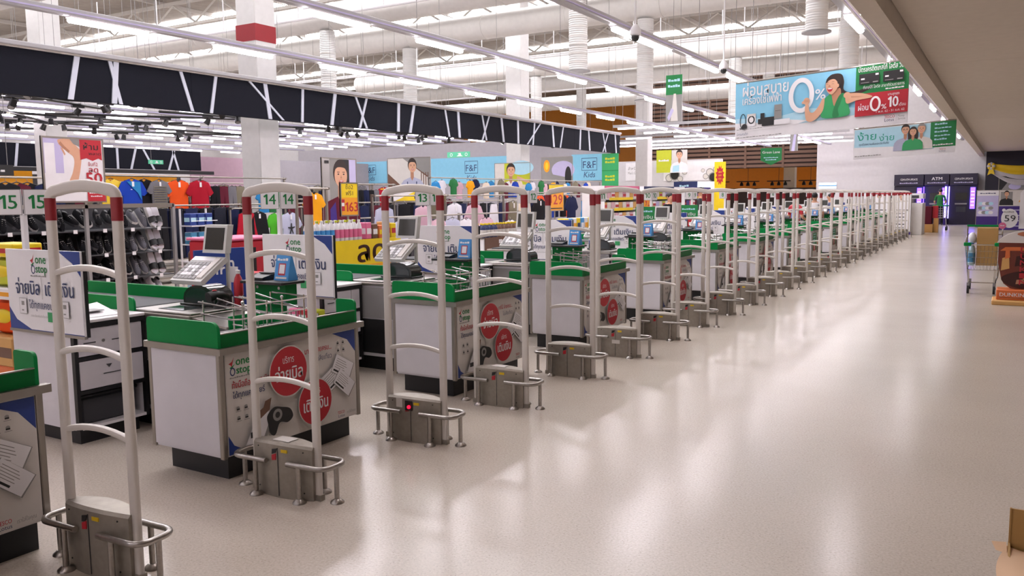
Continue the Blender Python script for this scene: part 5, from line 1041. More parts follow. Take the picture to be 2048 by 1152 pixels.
def d_banner1(P, w, h):
    P.rect(0, 0, w, h, 'p_white'); P.rect(0, .22*h, .72*w, h, 'p_sky'); P.poly([(0, .16*h), (.33*w, .17*h), (.72*w, .22*h), (.72*w, .34*h), (.45*w, .42*h), (.25*w, .33*h), (0, .38*h)], 'p_skyl'); P.poly([(0, .14*h), (.35*w, .15*h), (.45*w, .22*h), (.3*w, .28*h), (.1*w, .27*h), (0, .3*h)], 'p_white')
    P.text('ผ่อนสบาย', .045*w, .76*h, .25, 'p_white', w=.28*w, bold=.03); P.text('เครื่องใช้ไฟฟ้า', .045*w, .61*h, .17, 'p_white', w=.24*w, bold=.03)
    # appliances
    P.rect(.075*w, .22*h, .13*w, .44*h, 'p_white'); P.ring(.103*w, .335*h, .055, .065, .02, 'p_black', 18); P.rect(.075*w, .40*h, .13*w, .44*h, 'p_paper')
    P.ring(.05*w, .32*h, .05, .12, .012, 'p_black', 16); P.ell(.06*w, .22*h, .045, .05, 'p_black', 12); P.rect(.03*w, .19*h, .055*w, .205*h, 'p_black')
    P.rect(.145*w, .24*h, .185*w, .33*h, 'p_black'); P.rect(.16*w, .30*h, .185*w, .43*h, 'p_black'); P.rect(.17*w, .2*h, .25*w, .35*h, 'p_black'); P.rect(.245*w, .3*h, .29*w, .55*h, 'p_grey'); P.rect(.25*w, .44*h, .285*w, .445*h, 'p_black'); P.rect(.245*w, .2*h, .34*w, .29*h, 'p_white')
    P.ring(.405*w, .655*h, .19, .265, .07, 'p_white', 40); P.text('%', .485*w, .55*h, .22, 'p_white', w=.06*w, bold=.03)
    P.rect(.715*w, .55*h, w, h, 'p_green'); P.rect(.715*w, .18*h, w, .55*h, 'p_red')
    # laughing woman
    W = lambda L: [((a_-.065)*w, b_*h) for a_, b_ in L]
    P.blob(W([(.615, .80), (.63, .90), (.66, .945), (.70, .92), (.715, .80), (.715, .66), (.76, .60), (.83, .64), (.88, .66), (.83, .585), (.76, .54), (.70, .55), (.66, .60)]), 'p_hair')
    P.blob(W([(.635, .64), (.64, .56), (.655, .42), (.67, .40), (.70, .52), (.70, .60), (.69, .70)]), 'p_skind')
    P.blob(W([(.597, .225), (.60, .40), (.605, .53), (.63, .60), (.645, .60), (.664, .40), (.695, .58), (.715, .60), (.738, .54), (.745, .38), (.742, .225)]), 'p_gsh'); P.blob(W([(.655, .225), (.664, .40), (.69, .57), (.712, .59), (.698, .44), (.685, .34), (.69, .225)]), 'p_gshd')
    P.blob(W([(.607, .53), (.60, .36), (.57, .24), (.535, .185), (.505, .21), (.495, .34), (.497, .48), (.513, .49), (.522, .36), (.545, .34), (.575, .44), (.595, .55)]), 'p_skin'); P.ell(.438*w, .54*h, .046, .055, 'p_skin', 16); P.blob(W([(.475, .535), (.495, .56), (.497, .52), (.48, .50)]), 'p_skin'); P.rect(.425*w, .53*h, .45*w, .536*h, 'p_skind'); P.rect(.425*w, .555*h, .448*w, .56*h, 'p_skind')
    P.blob(W([(.725, .55), (.735, .42), (.79, .455), (.86, .47), (.872, .50), (.82, .56), (.765, .585), (.74, .58)]), 'p_skin'); P.poly(W([(.757, .53), (.80, .515), (.83, .505), (.80, .505), (.757, .515)]), 'p_skind'); P.ell(.67*w, .56*h, .05, .045, 'p_skin', 16)
    P.blob(W([(.612, .76), (.617, .83), (.645, .87), (.675, .84), (.682, .74), (.67, .655), (.648, .605), (.628, .635), (.617, .69)]), 'p_skin')
    P.blob(W([(.612, .80), (.62, .88), (.65, .94), (.69, .91), (.702, .80), (.693, .72), (.68, .73), (.678, .80), (.66, .855), (.635, .85), (.62, .82)]), 'p_hair')
    P.blob(W([(.622, .705), (.635, .715), (.652, .705), (.648, .665), (.636, .65), (.626, .67)]), 'p_red'); P.blob(W([(.624, .706), (.636, .712), (.65, .704), (.645, .695), (.63, .695)]), 'p_white')
    for e in (-.014, .018): P.poly(W([(.635+e-.010, .775), (.635+e, .783), (.635+e+.010, .775), (.635+e, .778)]), 'p_hair'); P.poly(W([(.635+e-.011, .808), (.635+e, .82), (.635+e+.012, .812), (.635+e, .814)]), 'p_hair')
    P.poly(W([(.634, .77), (.626, .735), (.638, .73), (.641, .74)]), 'p_skind'); P.blob(W([(.676, .76), (.686, .765), (.688, .72), (.678, .71)]), 'p_skin')
    P.text('บัตรเครดิตเทสโก้ โลตัส วีซ่า', .73*w, .905*h, .10, 'p_white', w=.25*w, bold=.03)
    for x in (.735, .865):
        P.rect(x*w, .70*h, (x+.11)*w, .87*h, 'p_black'); P.rect((x+.01)*w, .775*h, (x+.03)*w, .80*h, 'p_white'); P.rect((x+.088)*w, .83*h, (x+.105)*w, .86*h, 'p_white'); P.rect((x+.075)*w, .715*h, (x+.103)*w, .735*h, 'p_grey'); P.rect((x+.01)*w, .72*h, (x+.055)*w, .73*h, 'p_grey')
    P.text('ที่เทสโก้ โลตัส สาขาที่ร่วมรายการ', .98*w, .62*h, .06, 'p_white', w=.22*w, al='r'); P.bars(.98*w, .575*h, .1*w, .025, 'p_white', 6, 'r')
    P.text('ผ่อน', .735*w, .27*h, .12, 'p_white', w=.055*w, bold=.04); P.ring(.828*w, .36*h, .075, .11, .03, 'p_white', 26); P.text('%', .86*w, .26*h, .1, 'p_white', w=.028*w, bold=.03); P.text('10', .895*w, .28*h, .21, 'p_white', w=.055*w, bold=.05); P.text('นานสูงสุด', .895*w, .47*h, .05, 'p_white', w=.06*w); P.text('เดือน', .955*w, .28*h, .06, 'p_white', w=.036*w); P.text('1 พ.ค. 62 - 31 ธ.ค. 62', .985*w, .205*h, .045, 'p_white', w=.15*w, al='r')
    P.text('TESCO', .88*w, .10*h, .06, 'p_red', w=.055*w, bold=.03); P.text('Lotus', .882*w, .045*h, .065, 'p_navy', w=.05*w, bold=.01); P.rect(.943*w, .04*h, .944*w, .14*h, 'p_grey'); P.text('Money', .952*w, .10*h, .05, 'p_grey', w=.035*w); P.text('Services', .952*w, .055*h, .05, 'p_grey', w=.04*w)
    P.text('บัตรเครดิต', .02*w, .065*h, .06, 'p_navy', w=.07*w); P.bars(.02*w, .02*h, .28*w, .018, 'p_grey', 14); P.bars(.02*w, .165*h, .16*w, .014, 'p_grey', 10)
def banner(name, label, x0, y, z0, w, h, rise, draw):
    r = thing(name, label, 'banner', (x0+w/2, y, z0)); u = Vector((w, 0, rise)).normalized(); v = Vector((0, 0, 1))
    p = [Vector((x0, y, z0)), Vector((x0, y, z0))+u*w]; q = [a+v*h for a in p]
    b = M('p_white').add([*p, *q, *[a+Vector((0, .02, 0)) for a in p], *[a+Vector((0, .02, 0)) for a in q]], [(0, 1, 3, 2), (4, 6, 7, 5), (0, 2, 6, 4), (1, 5, 7, 3), (0, 4, 5, 1), (2, 3, 7, 6)]).part('sheet', r)
    M('alu').tube([q[0]+Vector((0, .01, .01)), q[1]+Vector((0, .01, .01))], .018, 8).part('top_pole', r)
    P = Print(.001); draw(P, w, h); P.build('printed_face', b, (x0, y-.001, z0), u, v)
    hangers(r, [q[0]*.9+q[1]*.1, q[0]*.1+q[1]*.9])
banner('credit_banner', 'large hanging banner with laughing woman in green and a big zero percent', -3.84, 13.5, 2.385, 2.52, .885, .15, d_banner1)
def d_banner2(P, w, h):
    P.rect(0, 0, w, h, 'p_white'); P.rect(.01*w, .17*h, .8*w, .98*h, 'p_skyl'); P.poly([(.01*w, .17*h), (.5*w, .17*h), (.4*w, .34*h), (.01*w, .4*h)], 'p_white'); P.rect(.76*w, .2*h, w, h, 'p_green')
    P.text('ง้าย', .04*w, .62*h, .24, 'p_teal', w=.19*w, bold=.012); P.text('ง่าย', .26*w, .55*h, .2, 'p_teal', w=.15*w, bold=.01); P.text('ทุกเรื่องความเงินและประกันภัย', .06*w, .45*h, .07, 'p_navy', w=.3*w)
    bust(P, .52*w, .18*h, .82*h, 'cl_lilac', glasses=True); bust(P, .675*w, .18*h, .80*h, 'p_paper', hair='p_grey'); bust(P, .595*w, .18*h, .72*h, 'p_gsh', long_hair=True)
    for k, t in enumerate(('บัตรเครดิต', 'บัตรของขวัญ', 'ประกันรถยนต์', 'สินเชื่อบุคคล', 'ประกันชีวิต')): P.bars(.8*w, (.9-.12*k)*h, (.12, .16, .13, .15, .12)[k]*w, .04 if k % 2 else .05, 'p_skyl', 5)
    P.bars(.79*w, .25*h, .19*w, .04, 'p_white', 8)
    P.bars(.02*w, .09*h, .27*w, .03, 'p_grey', 10); P.text('TESCO', .85*w, .1*h, .05, 'p_red', w=.06*w, bold=.02); P.text('Lotus', .85*w, .045*h, .05, 'p_navy', w=.06*w)
banner('insurance_banner', 'hanging banner with three smiling people and green right panel', -3.34, 22, 2.33, 2.22, .73, .12, d_banner2)
def exit_sign(x, y, z, w, h, lab, facing):
    r = framed('exit_sign', lab, 'sign', x, y, z, w, h, facing, lambda P, W, H: (P.rect(0, 0, W, H, 'exit'), P.ring(.18*W, .5*H, .3*H, .3*H, .1*H, 'p_white', 14), P.poly([(.42*W, .2*H), (.52*W, .55*H), (.46*W, .75*H), (.60*W, .8*H), (.62*W, .4*H), (.70*W, .2*H)], 'p_white'), P.ring(.84*W, .5*H, .3*H, .3*H, .1*H, 'p_white', 14)), 'exit', frame=None)
    hangers(r, ((x+.1, y+.01, z+h),) if facing == '-y' else ((x-.01, y+.1, z+h),), 8.998)
exit_sign(-19.7, 28, 3.12, 1.1, .22, 'green lit exit sign hung in front of the long blue board', '-y'); exit_sign(-22, 15.9, 2.60, .5, .12, 'small green lit exit sign deep in the clothing department', '+x')
# inner clothing walls seen below the fascia
def inner():
    r = thing('inner_fascia', 'black inner fascia with white strips at the back of the clothing department', 'fascia', (-26, 15, 2.46))
    M('fascia').box(-26.1, -26, 9, 21, 2.6, 3.3).part('panel', r); M('black').box(-26.1, -25.9, 9, 21.5, 2.46, 2.58).part('lower_rail', r)
    for y, d in ((11, .3), (12.6, -.2), (14.2, .1), (17.6, .0), (18.1, .2), (19.0, -.4), (19.6, .25), (20.0, -.2)): M('strip').prism([(y-.04, 2.6), (y+.04, 2.6), (y+d+.04, 3.29), (y+d-.04, 3.29)], 'x', -26.0, -25.98).part('white_strip', r)
    M('p_amber').box(-27, -26.9, 9, 15.2, 1.2, 2.5).top('orange_wall_panel', 'orange wall panel at the far left of the clothing department', 'panel'); M('p_amber').box(-27, -26.9, 16.5, 20.6, 2.2, 2.44).top('orange_wall_panel', 'thin orange wall band under the inner black fascia', 'panel')
    M('darkgrey').box(-27.4, -27.2, 8, 21, 0, 2.4).top('stock_wall', 'dark stock wall behind the sports shirts', 'panel'); M('cl_mauve').box(-27.3, -27.2, 21.5, 26, 0, 3.2).top('pink_wall_panel', 'pale pink wall panel left of the red banded column', 'panel'); M('wall_grey').box(-27.3, -27.2, 26.05, 31.9, 0, 3.2).top('lilac_wall_panel', 'pale lilac wall panel behind the red banded column', 'panel')
    r = thing('hanging_board', 'dark hanging board with white Thai lettering left of the leg poster', 'sign', (-16, 8.2, 2.1)); b = M('black').box(-16.02, -16, 7.9, 8.7, 2.0, 2.2).part('board', r); P = Print(.001); P.bars(.4, .07, .5, .05, 'p_white', 6, 'c'); P.build('printed_face', b, (-15.999, 7.9, 2.0), (0, 1, 0), (0, 0, 1)); hangers(r, ((-16.01, 8.0, 2.2), (-16.01, 8.6, 2.2)), 3.9)
    # food court: slatted bulkhead, lit orange wall, pendant tables
    r = thing('slat_bulkhead', 'brown horizontal slat bulkhead over the food court', 'bulkhead', (-14, 48, 3.0))
    for k in range(24): M('brown').box(-19.5, -8.7, 48, 48.06, 3.05+.24*k, 3.05+.24*k+.15).part('slat', r)
    M('brownd').box(-19.5, -8.7, 48.1, 48.2, 3.0, 8.9).part('backing', r)
    for k in range(6): M('brown').box(-19.4+2.1*k, -19.28+2.1*k, 47.97, 48.0, 3.0, 8.9).part('stud', r)
    M('brownd').box(-20, -8.7, 48.3, 61.9, 4.6, 4.8).top('food_court_ceiling', 'dark brown ceiling of the food court', 'ceiling')
    M('orange').box(-20, -8.9, 60, 60.2, 0, 4.5).top('food_court_wall', 'warm orange wall at the back of the food court', 'wall panel')
    M('wall').box(-12.7, -12.0, 56, 56.6, 0, 4.55).top('food_court_pier', 'pale pier in front of the orange food court wall', 'pier')
    for k in range(6):
        x = -19+1.9*k; r = thing('ceiling_tube', 'warm lit tube lamp in the food court', 'lamp', (x, 55+k % 2, 4.4), 'food court lamps'); M('warm').box(x-.5, x+.5, 54.9+k % 2, 55.05+k % 2, 4.42, 4.48, .02).part('tube', r); M('p_white').box(x-.52, x+.52, 54.88+k % 2, 55.07+k % 2, 4.48, 4.6).part('housing', r)
    for k in range(5):
        x = -18+1.9*k; r = thing('pendant_rack', 'dark pendant rack hanging in the food court', 'lamp', (x, 53, 2.2), 'food court pendants'); M('brownd').box(x-.7, x+.7, 52.9, 53.1, 2.3, 2.36).part('bar', r)
        for d in (-.4, 0, .4): M('black').lathe(x+d, 53, [(.12, 2.06), (.10, 2.2), (.03, 2.3)], 10).part('shade', r)
        M('black').cyl((x, 53, 2.36), (x, 53, 4.59), .012, 5).part('rod', r)
    M('brownd').box(-19, -9.5, 52, 52.6, 0, 1.9).top('food_stall', 'dark food stall counter under the orange lights', 'counter')
    framed('lit_menu', 'small blue lit menu screen on the end wall by the gates', 'screen', -8.5, 45.45, 1.78, .85, .3, '-y', lambda P, w, h: (P.rect(0, 0, w, h, 'lit'), P.rect(0, .4*h, w, .6*h, 'p_cyan')), frame=None)
inner()
# ------------------------------------------------------------------ right hand side of the walkway
def cart():
    x, y = -.30, 14.2; r = thing('shopping_cart', 'wire shopping cart with green corner caps carrying a carton and bottled water', 'cart', (x, y, 0))
    lo = [(-.19, -.02, .36), (.20, -.02, .36), (.20, .75, .42), (-.19, .75, .42)]; hi = [(-.235, -.06, .74), (.235, -.06, .74), (.24, .8, .86), (-.24, .8, .86)]
    P = lambda p: (x+p[0], y+p[1], p[2])
    M('chrome').tube([P(p) for p in hi], .008, 6, closed=True).part('top_rim', r); M('chrome').tube([P(p) for p in lo], .007, 6, closed=True).part('bottom_rim', r)
    wm = M('chrome')
    L = lambda a, b, t: tuple(a[i]+(b[i]-a[i])*t for i in range(3))
    for s_ in range(4):
        a, b, c, d = lo[s_], lo[(s_+1) % 4], hi[(s_+1) % 4], hi[s_]; n = 14 if s_ % 2 else 9
        for k in range(n+1): wm.tube([P(L(a, b, k/n)), P(L(d, c, k/n))], .0022, 4)
        for t in (.25, .5, .75): wm.tube([P(L(a, d, t)), P(L(b, c, t))], .003, 4)
    for k in range(9): wm.tube([P(L(lo[0], lo[1], k/8)), P(L(lo[3], lo[2], k/8))], .0022, 4)
    wm.part('wire_mesh', r)
    for s_ in (-1, 1):
        M('green').box(x+s_*.2-.05, x+s_*.2+.05, y-.075, y-.045, .72, .775, .008).part('corner_cap', r)
        M('chrome').tube([P((s_*.17, .02, .37)), P((s_*.17, .04, .25)), P((s_*.17, .06, .15))], .011, 6).part('front_leg', r)
        M('chrome').tube([P((s_*.17, .06, .16)), P((s_*.2, .7, .2)), P((s_*.23, .78, .45)), P((s_*.24, .84, .98))], .011, 6).part('side_frame', r)
        for yy in (.06, .72):
            M('grey').box(x+s_*.17-.02, x+s_*.17+.02, y+yy-.03, y+yy+.03, .1, .165).part('caster_fork', r); M('rubber').cyl((x+s_*.17-.016, y+yy-.02, .06), (x+s_*.17+.016, y+yy-.02, .06), .06, 16).part('wheel', r)
    M('chrome').tube([P((-.17, .06, .165)), P((.17, .06, .165))], .009, 6).part('cross_bar', r)
    M('green').tube([P((-.25, .86, .99)), P((.25, .86, .99))], .016, 8).part('handle', r)
    M('card').box(x-.085, x+.19, y+.06, y+.46, .425, .985, .004).top('carton', 'tall plain brown carton standing in the shopping cart', 'box'); 
    for k, (dx, dy) in enumerate(((-.145, .05), (-.145, .16), (-.145, .27))):
        bottle('water_bottle', 'large clear water bottle beside the carton in the shopping cart', x+dx, y+dy, .425, 'pet', 'petblue', .34, .045, 'water bottles in the cart', 'petblue')
    m = M('plastic_bag'); m.ell((x-.145, y+.1, .84), .055, .07, .08, 12, 8); m.ell((x-.12, y+.2, .80), .05, .08, .05, 12, 8); m.top('plastic_bag', 'crumpled white plastic bag on top of the water bottles', 'bag')
cart()
def cup():
    x0, y, z0 = -.09, 13.15, .17
    r = thing('cup_standee', 'large cutout standee of an iced coffee cup with foam on an orange base', 'standee', (x0+.33, y, 0))
    M('tan').box(x0-.05, x0+.85, y-.25, y+.3, 0, .06, .01).part('base_step', r); bs = M('orange_b').box(x0-.0, x0+.8, y-.12, y+.25, .06, .2, .01).part('base_box', r)
    P = Print(.0008); P.text("DUNKIN'", .04, .05, .07, 'p_white', w=.3, bold=.03); P.rect(.04, .03, .5, .036, 'p_brown'); P.build('printed_face', bs, (x0, y-.121, .06), (1, 0, 0), (0, 0, 1))
    out = [(.05, .16), (.08, .10), (.16, .04), (.3, .02), (.5, .04), (.6, .10), (.63, .24), (.67, .66), (0, .66), (.0, .4)]
    b = M('cola').prism([(x0+a, z0+c) for a, c in out], 'y', y, y+.06).part('cup_board', r)
    M('foam').prism([(x0-.02+.71*k/12, z0+.66+.17*math.sin(math.pi*k/12)**.6) for k in range(13)], 'y', y-.005, y+.065).part('foam_lid', r)
    P = Print(.0012); P.blob([(.06, .2), (.1, .1), (.3, .04), (.55, .08), (.6, .24), (.3, .28)], 'cola_d')
    for a, c, w_, h_, m in ((.04, .28, .1, .2, 'tan'), (.2, .34, .12, .16, 'cola_d'), (.3, .16, .16, .08, 'tan'), (.02, .55, .6, .06, 'orange_b'), (.22, .10, .1, .07, 'p_skind'), (.45, .38, .12, .2, 'cinn'), (.08, .44, .06, .14, 'orange_b')): P.poly([(a, c), (a+w_, c+h_*.15), (a+w_*.9, c+h_), (a+w_*.1, c+h_*.85)], m)
    vs = 'DUNKIN'
    for k, ch in enumerate(vs): P.text(ch, .30, .535-.088*k, .10, 'p_red', w=.085, al='c', bold=.05)
    P.build('printed_face', b, (x0, y-.001, z0), (1, 0, 0), (0, 0, 1))
    M('cinn').ell((x0+.36, y-.008, z0+.78), .15, .004, .035, 14, 8).part('cinnamon_dust', r)
    rb = M('p_white').prism([(x0+.11+.1*math.cos(2*math.pi*k/24), 1.16+.13*math.sin(2*math.pi*k/24)) for k in range(24)], 'y', y+.02, y+.04).part('price_bubble', r)
    P = Print(.001); P.text('59', .04, .09, .12, 'p_black', w=.13, bold=.01); P.ell(.02, .03, .045, .045, 'p_pink', 18); P.bars(.02, .025, .05, .02, 'p_white', 3, 'c'); P.bars(.03, .21, .12, .02, 'p_grey', 6); P.build('printed_face', rb, (x0+.01, y+.019, 1.03), (1, 0, 0), (0, 0, 1))
    M('p_white').prism([(x0+.22, 1.02), (x0+.7, 1.02), (x0+.7, 1.6), (x0+.3, 1.6), (x0+.22, 1.5)], 'y', y+.045, y+.06).part('back_card', r)
    M('p_pink').box(x0+.36, x0+.6, y+.04, y+.0445, 1.2, 1.45).part('pink_patch', r)
cup()
def atm():
    for k, (x0, w_, t) in enumerate(((-4.85, 1.3, 'CDM-ATM UPDATE'), (-3.52, 1.05, 'ATM'), (-2.44, 1.15, 'CDM-ATM UPDATE'))):
        r = thing('cash_machine', ('dark purple cash machine bay behind the kiosk', 'dark purple cash machine bay with ATM header', 'dark purple cash machine bay next to the dark shopfront')[k], 'cash machine', (x0+w_/2, 45.1, 0), 'cash machines on the end wall')
        b = M('atm').box(x0, x0+w_, 44.75, 45.48, 0, 1.85, .01).part('cabinet', r); h = M('atm').box(x0, x0+w_, 44.6, 45.48, 1.86, 2.4, .01).part('header', r)
        P = Print(.002); P.text(t, .5*w_, .25, .2 if t == 'ATM' else .13, 'p_white', w=.45 if t == 'ATM' else .75, al='c', bold=.03); P.bars(.5*w_, .1, .8, .06, 'p_lilac', 9, 'c'); P.build('printed_face', h, (x0, 44.598, 1.86), (1, 0, 0), (0, 0, 1))
        M('screen').box(x0+.25, x0+.75, 44.72, 44.75, 1.15, 1.5).part('screen', b); M('grey').box(x0+.25, x0+.75, 44.6, 44.75, .95, 1.02).part('keypad_shelf', b); M('darkgrey').box(x0+.3, x0+.7, 44.73, 44.75, .6, .85).part('cash_tray', b)
        M('violet').box(x0+w_-.28, x0+w_-.08, 44.7, 44.75, .75, 1.75).part('lit_panel', b)
        for j in range(5): M('violet_l').box(x0+w_-.25, x0+w_-.11, 44.69, 44.7, .9+.16*j, .93+.16*j).part('lit_stripe', b)
        if k < 2: M('violet_l' if k else 'violet').box(x0+w_+.002, x0+w_+.028, 44.55, 44.75, .3, 1.8).part('light_fin', r)
    r = thing('lit_divider', 'violet lit divider fin between two cash machines', 'panel', (-2.48, 44.3, 0)); M('p_purple').box(-2.62, -2.50, 44.1, 44.5, 0, 1.9, .01).part('panel', r); M('violet_l').box(-2.60, -2.52, 44.085, 44.1, .35, 1.8).part('lit_face', r)
    # boards to the right
    def d1(P, w, h): P.rect(0, 0, w, h, 'p_lilac'); P.rect(0, 0, w, .3*h, 'p_purple'); P.rect(0, .85*h, w, h, 'p_white'); P.bars(.5*w, .9*h, .7*w, .05, 'p_navy', 6, 'c'); [P.ell((.2+.15*(k % 4))*w, (.4+.12*(k//4))*h, .09, .07, ('p_white', 'p_grey', 'p_skyl')[k % 3], 12) for k in range(12)]
    framed('info_board', 'tall pale blue and purple information board by the cash machines', 'board', -1.17, 40, .05, .83, 1.55, '-y', d1, post=(.1, .7))
    def d2(P, w, h): P.rect(0, 0, w, h, 'p_purple'); P.rect(0, .6*h, w, h, 'p_paper'); P.rect(.05*w, .62*h, .35*w, .95*h, 'p_grey'); bust(P, .2*w, .62*h, .35*h, 'p_black'); P.poly([(.5*w, .7*h), (.65*w, .9*h), (.9*w, .85*h), (.85*w, .68*h)], 'p_amber'); [P.ell(.15*w, (.5-.13*k)*h, .06, .06, 'p_white', 14) for k in range(4)]; [P.rect(.3*w, (.49-.13*k)*h, .8*w, (.515-.13*k)*h, 'p_lilac') for k in range(4)]
    framed('info_board', 'wide purple information board with two suited figures behind the cup standee', 'board', -.34, 37, .05, 1.3, 1.55, '-y', d2, post=(.1, 1.2))
    # swag and picture on the dark shopfront
    r = thing('cloth_swag', 'yellow and white draped cloth swag with rosette on the dark shopfront', 'drapery', (.4, 45.1, 2.2))
    for m, za, dz, yy in (('yellow', 2.72, .28, 45.1), ('satin', 2.5, .55, 45.14)):
        M(m).grid(lambda u, v, za=za, dz=dz, yy=yy: (-.72+2.3*u, yy-.03*math.sin(v*9)-.02*math.sin(math.pi*u), za+.12-(.26*v+dz*math.sin(math.pi*u)*(.45+.55*v))), 18, 8).part('drape', r)
    for k in range(8):
        a = k*math.pi/4; M('yellow' if k % 2 else 'satin').ell((-.78+.10*math.cos(a), 45.02, 2.72+.10*math.sin(a)), .08, .05, .08, 10, 6).part('petal', r)
    M('yellow').prism([(-.85, 2.65), (-.72, 2.65), (-.62, 2.32), (-.78, 2.38), (-.92, 2.30)], 'y', 45.0, 45.04).part('tail', r)
    framed('grey_picture', 'framed grey picture under the draped swag', 'picture', -.45, 45.15, 1.45, 1.3, .8, '-y', lambda P, w, h: (P.rect(0, 0, w, h, 'p_black'), P.poly([(.1*w, .2*h), (.3*w, .7*h), (.5*w, .5*h), (.75*w, .8*h), (.9*w, .2*h)], 'p_grey'), P.ell(.5*w, .4*h, .25, .15, 'p_lilac', 14)))
    # white kiosk and boards at the row end
    r = thing('service_kiosk', 'white service kiosk counter at the end of the gate row', 'kiosk', (-3.4, 34, 0)); M('white_paint').box(-3.05, -2.66, 33.4, 34.6, 0, 1.15, .01).part('end_panel', r); M('p_white').box(-4.7, -2.66, 33.5, 34.5, 1.3, 1.5, .01).part('fascia', r); M('darkgrey').box(-3.9, -2.8, 33.49, 33.5, 1.33, 1.43).part('dark_strip', r); M('white_paint').box(-4.7, -3.06, 34.2, 34.6, 0, 1.3).part('back_panel', r)
    def dk(s):
        def d(P, w, h):
            P.rect(0, 0, w, h, 'p_white'); bust(P, .45*w, .66*h, .32*h, 'p_white'); P.rect(0, .97*h, w, h, 'p_red')
            for k in range(6): P.rect(.08*w, (.58-.085*k)*h, (.85-.1*(k % 3))*w, (.60-.085*k)*h, 'p_grey' if k % 2 else 'p_black')
            P.rect(0, 0, w, .07*h, 'p_purple')
        return d
    for k, x in enumerate((-4.35, -3.62)): framed('portrait_board', ('tall white board with man portrait between the last gates', 'tall white board with man portrait beside the kiosk')[k], 'board', x, 33.1, .02, .62, 1.5, '-y', dk(k), post=(.1, .5))
    # red stacked goods and trolley near the cash machines
    pack('goods_crate', 'maroon goods stack behind the white kiosk', -2.78, -2.5, 35.5, 36.1, .32, 1.0, 'cl_maroon', None, cat='box'); pack('goods_crate', 'tan cartons under the maroon goods stack', -2.78, -2.45, 35.5, 36.1, 0, .318, 'tan', None, cat='box'); pack('red_bag', 'bright red shopping bag on the goods stack side', -2.49, -2.30, 35.6, 35.9, .55, 1.02, 'p_red', None, cat='bag')
    M('tan').box(-2.44, -2.28, 35.6, 35.9, 0, .548).top('carton', 'narrow tan carton under the red shopping bag', 'box')
    x, y = -2.35, 38; r = thing('shopping_cart', 'tilted grey shopping cart with green handle near the cash machines', 'cart', (x, y, 0)); m = M('silver')
    for k in range(7): m.tube([(x-.22+.073*k, y-.25, .5), (x-.27+.09*k, y-.3, .98)], .008, 4)
    for k in range(6): m.tube([(x-.23-.01*k, y-.25-.01*k, .5+.095*k), (x+.22+.01*k, y-.25-.01*k, .5+.095*k)], .008, 4); m.tube([(x-.23-.01*k, y-.25-.01*k, .5+.095*k), (x-.23-.01*k, y+.4, .52+.095*k)], .008, 4); m.tube([(x+.22+.01*k, y-.25-.01*k, .5+.095*k), (x+.22+.01*k, y+.4, .52+.095*k)], .008, 4)
    m.part('wire_mesh', r); M('green').box(x-.3, x+.3, y-.33, y-.28, .97, 1.02, .01).part('handle', r)
    for s_ in (-1, 1):
        M('silver').tube([(x+s_*.2, y-.25, .5), (x+s_*.22, y-.2, .2), (x+s_*.22, y+.35, .16)], .014, 6).part('leg', r)
        for yy in (-.2, .35): M('rubber').cyl((x+s_*.22-.03, y+yy, .075), (x+s_*.22+.03, y+yy, .075), .075, 14).part('wheel', r)
atm()
def open_box():
    x0, x1, y0, y1, h = .045, .50, 2.36, 2.77, .49; t = .006
    r = thing('open_carton', 'open cardboard box with raised flap and crumpled paper lining at the walkway edge', 'box', ((x0+x1)/2, (y0+y1)/2, 0))
    M('card').box(x0, x0+t, y0, y1, 0, h).part('side_panel', r); M('card').box(x1-t, x1, y0, y1, 0, h).part('side_panel', r); M('card').box(x0+t, x1-t, y0, y0+t, 0, h).part('end_panel', r); M('card').box(x0+t, x1-t, y1-t, y1, 0, h).part('end_panel', r); M('cardd').box(x0+t, x1-t, y0+t, y1-t, .0, .01).part('bottom', r)
    M('card').prism([(y1-t, h), (y1, h), (y1+.012, h+.10), (y1+.006, h+.10)], 'x', x0+.006, x1).part('flap', r)
    M('card').prism([(y1-t-.002, h), (y1+.002, h), (y1+.014, h+.101), (y1+.003, h+.101)], 'x', x0+.001, x0+.006).part('flap_edge', r)
    M('paper').grid(lambda u, v: (x0-.022*math.sin(math.pi*min(1, v*1.1))-.006+(x1-x0)*u, y0+(y1-y0-.012)*v, h+.012-.02*(1-u)**3-.05*(u**.5)*v*v+.012*math.sin(3*v+5*u)+.006*math.sin(11*u)), 14, 12).part('paper_lining', r)
    M('paper').add([(x0-.004, 2.76, .492), (x0-.042, 2.735, .497), (x0-.03, 2.70, .485), (x0-.002, 2.68, .488)], [(0, 1, 2, 3)]).part('paper_corner', r)
open_box()
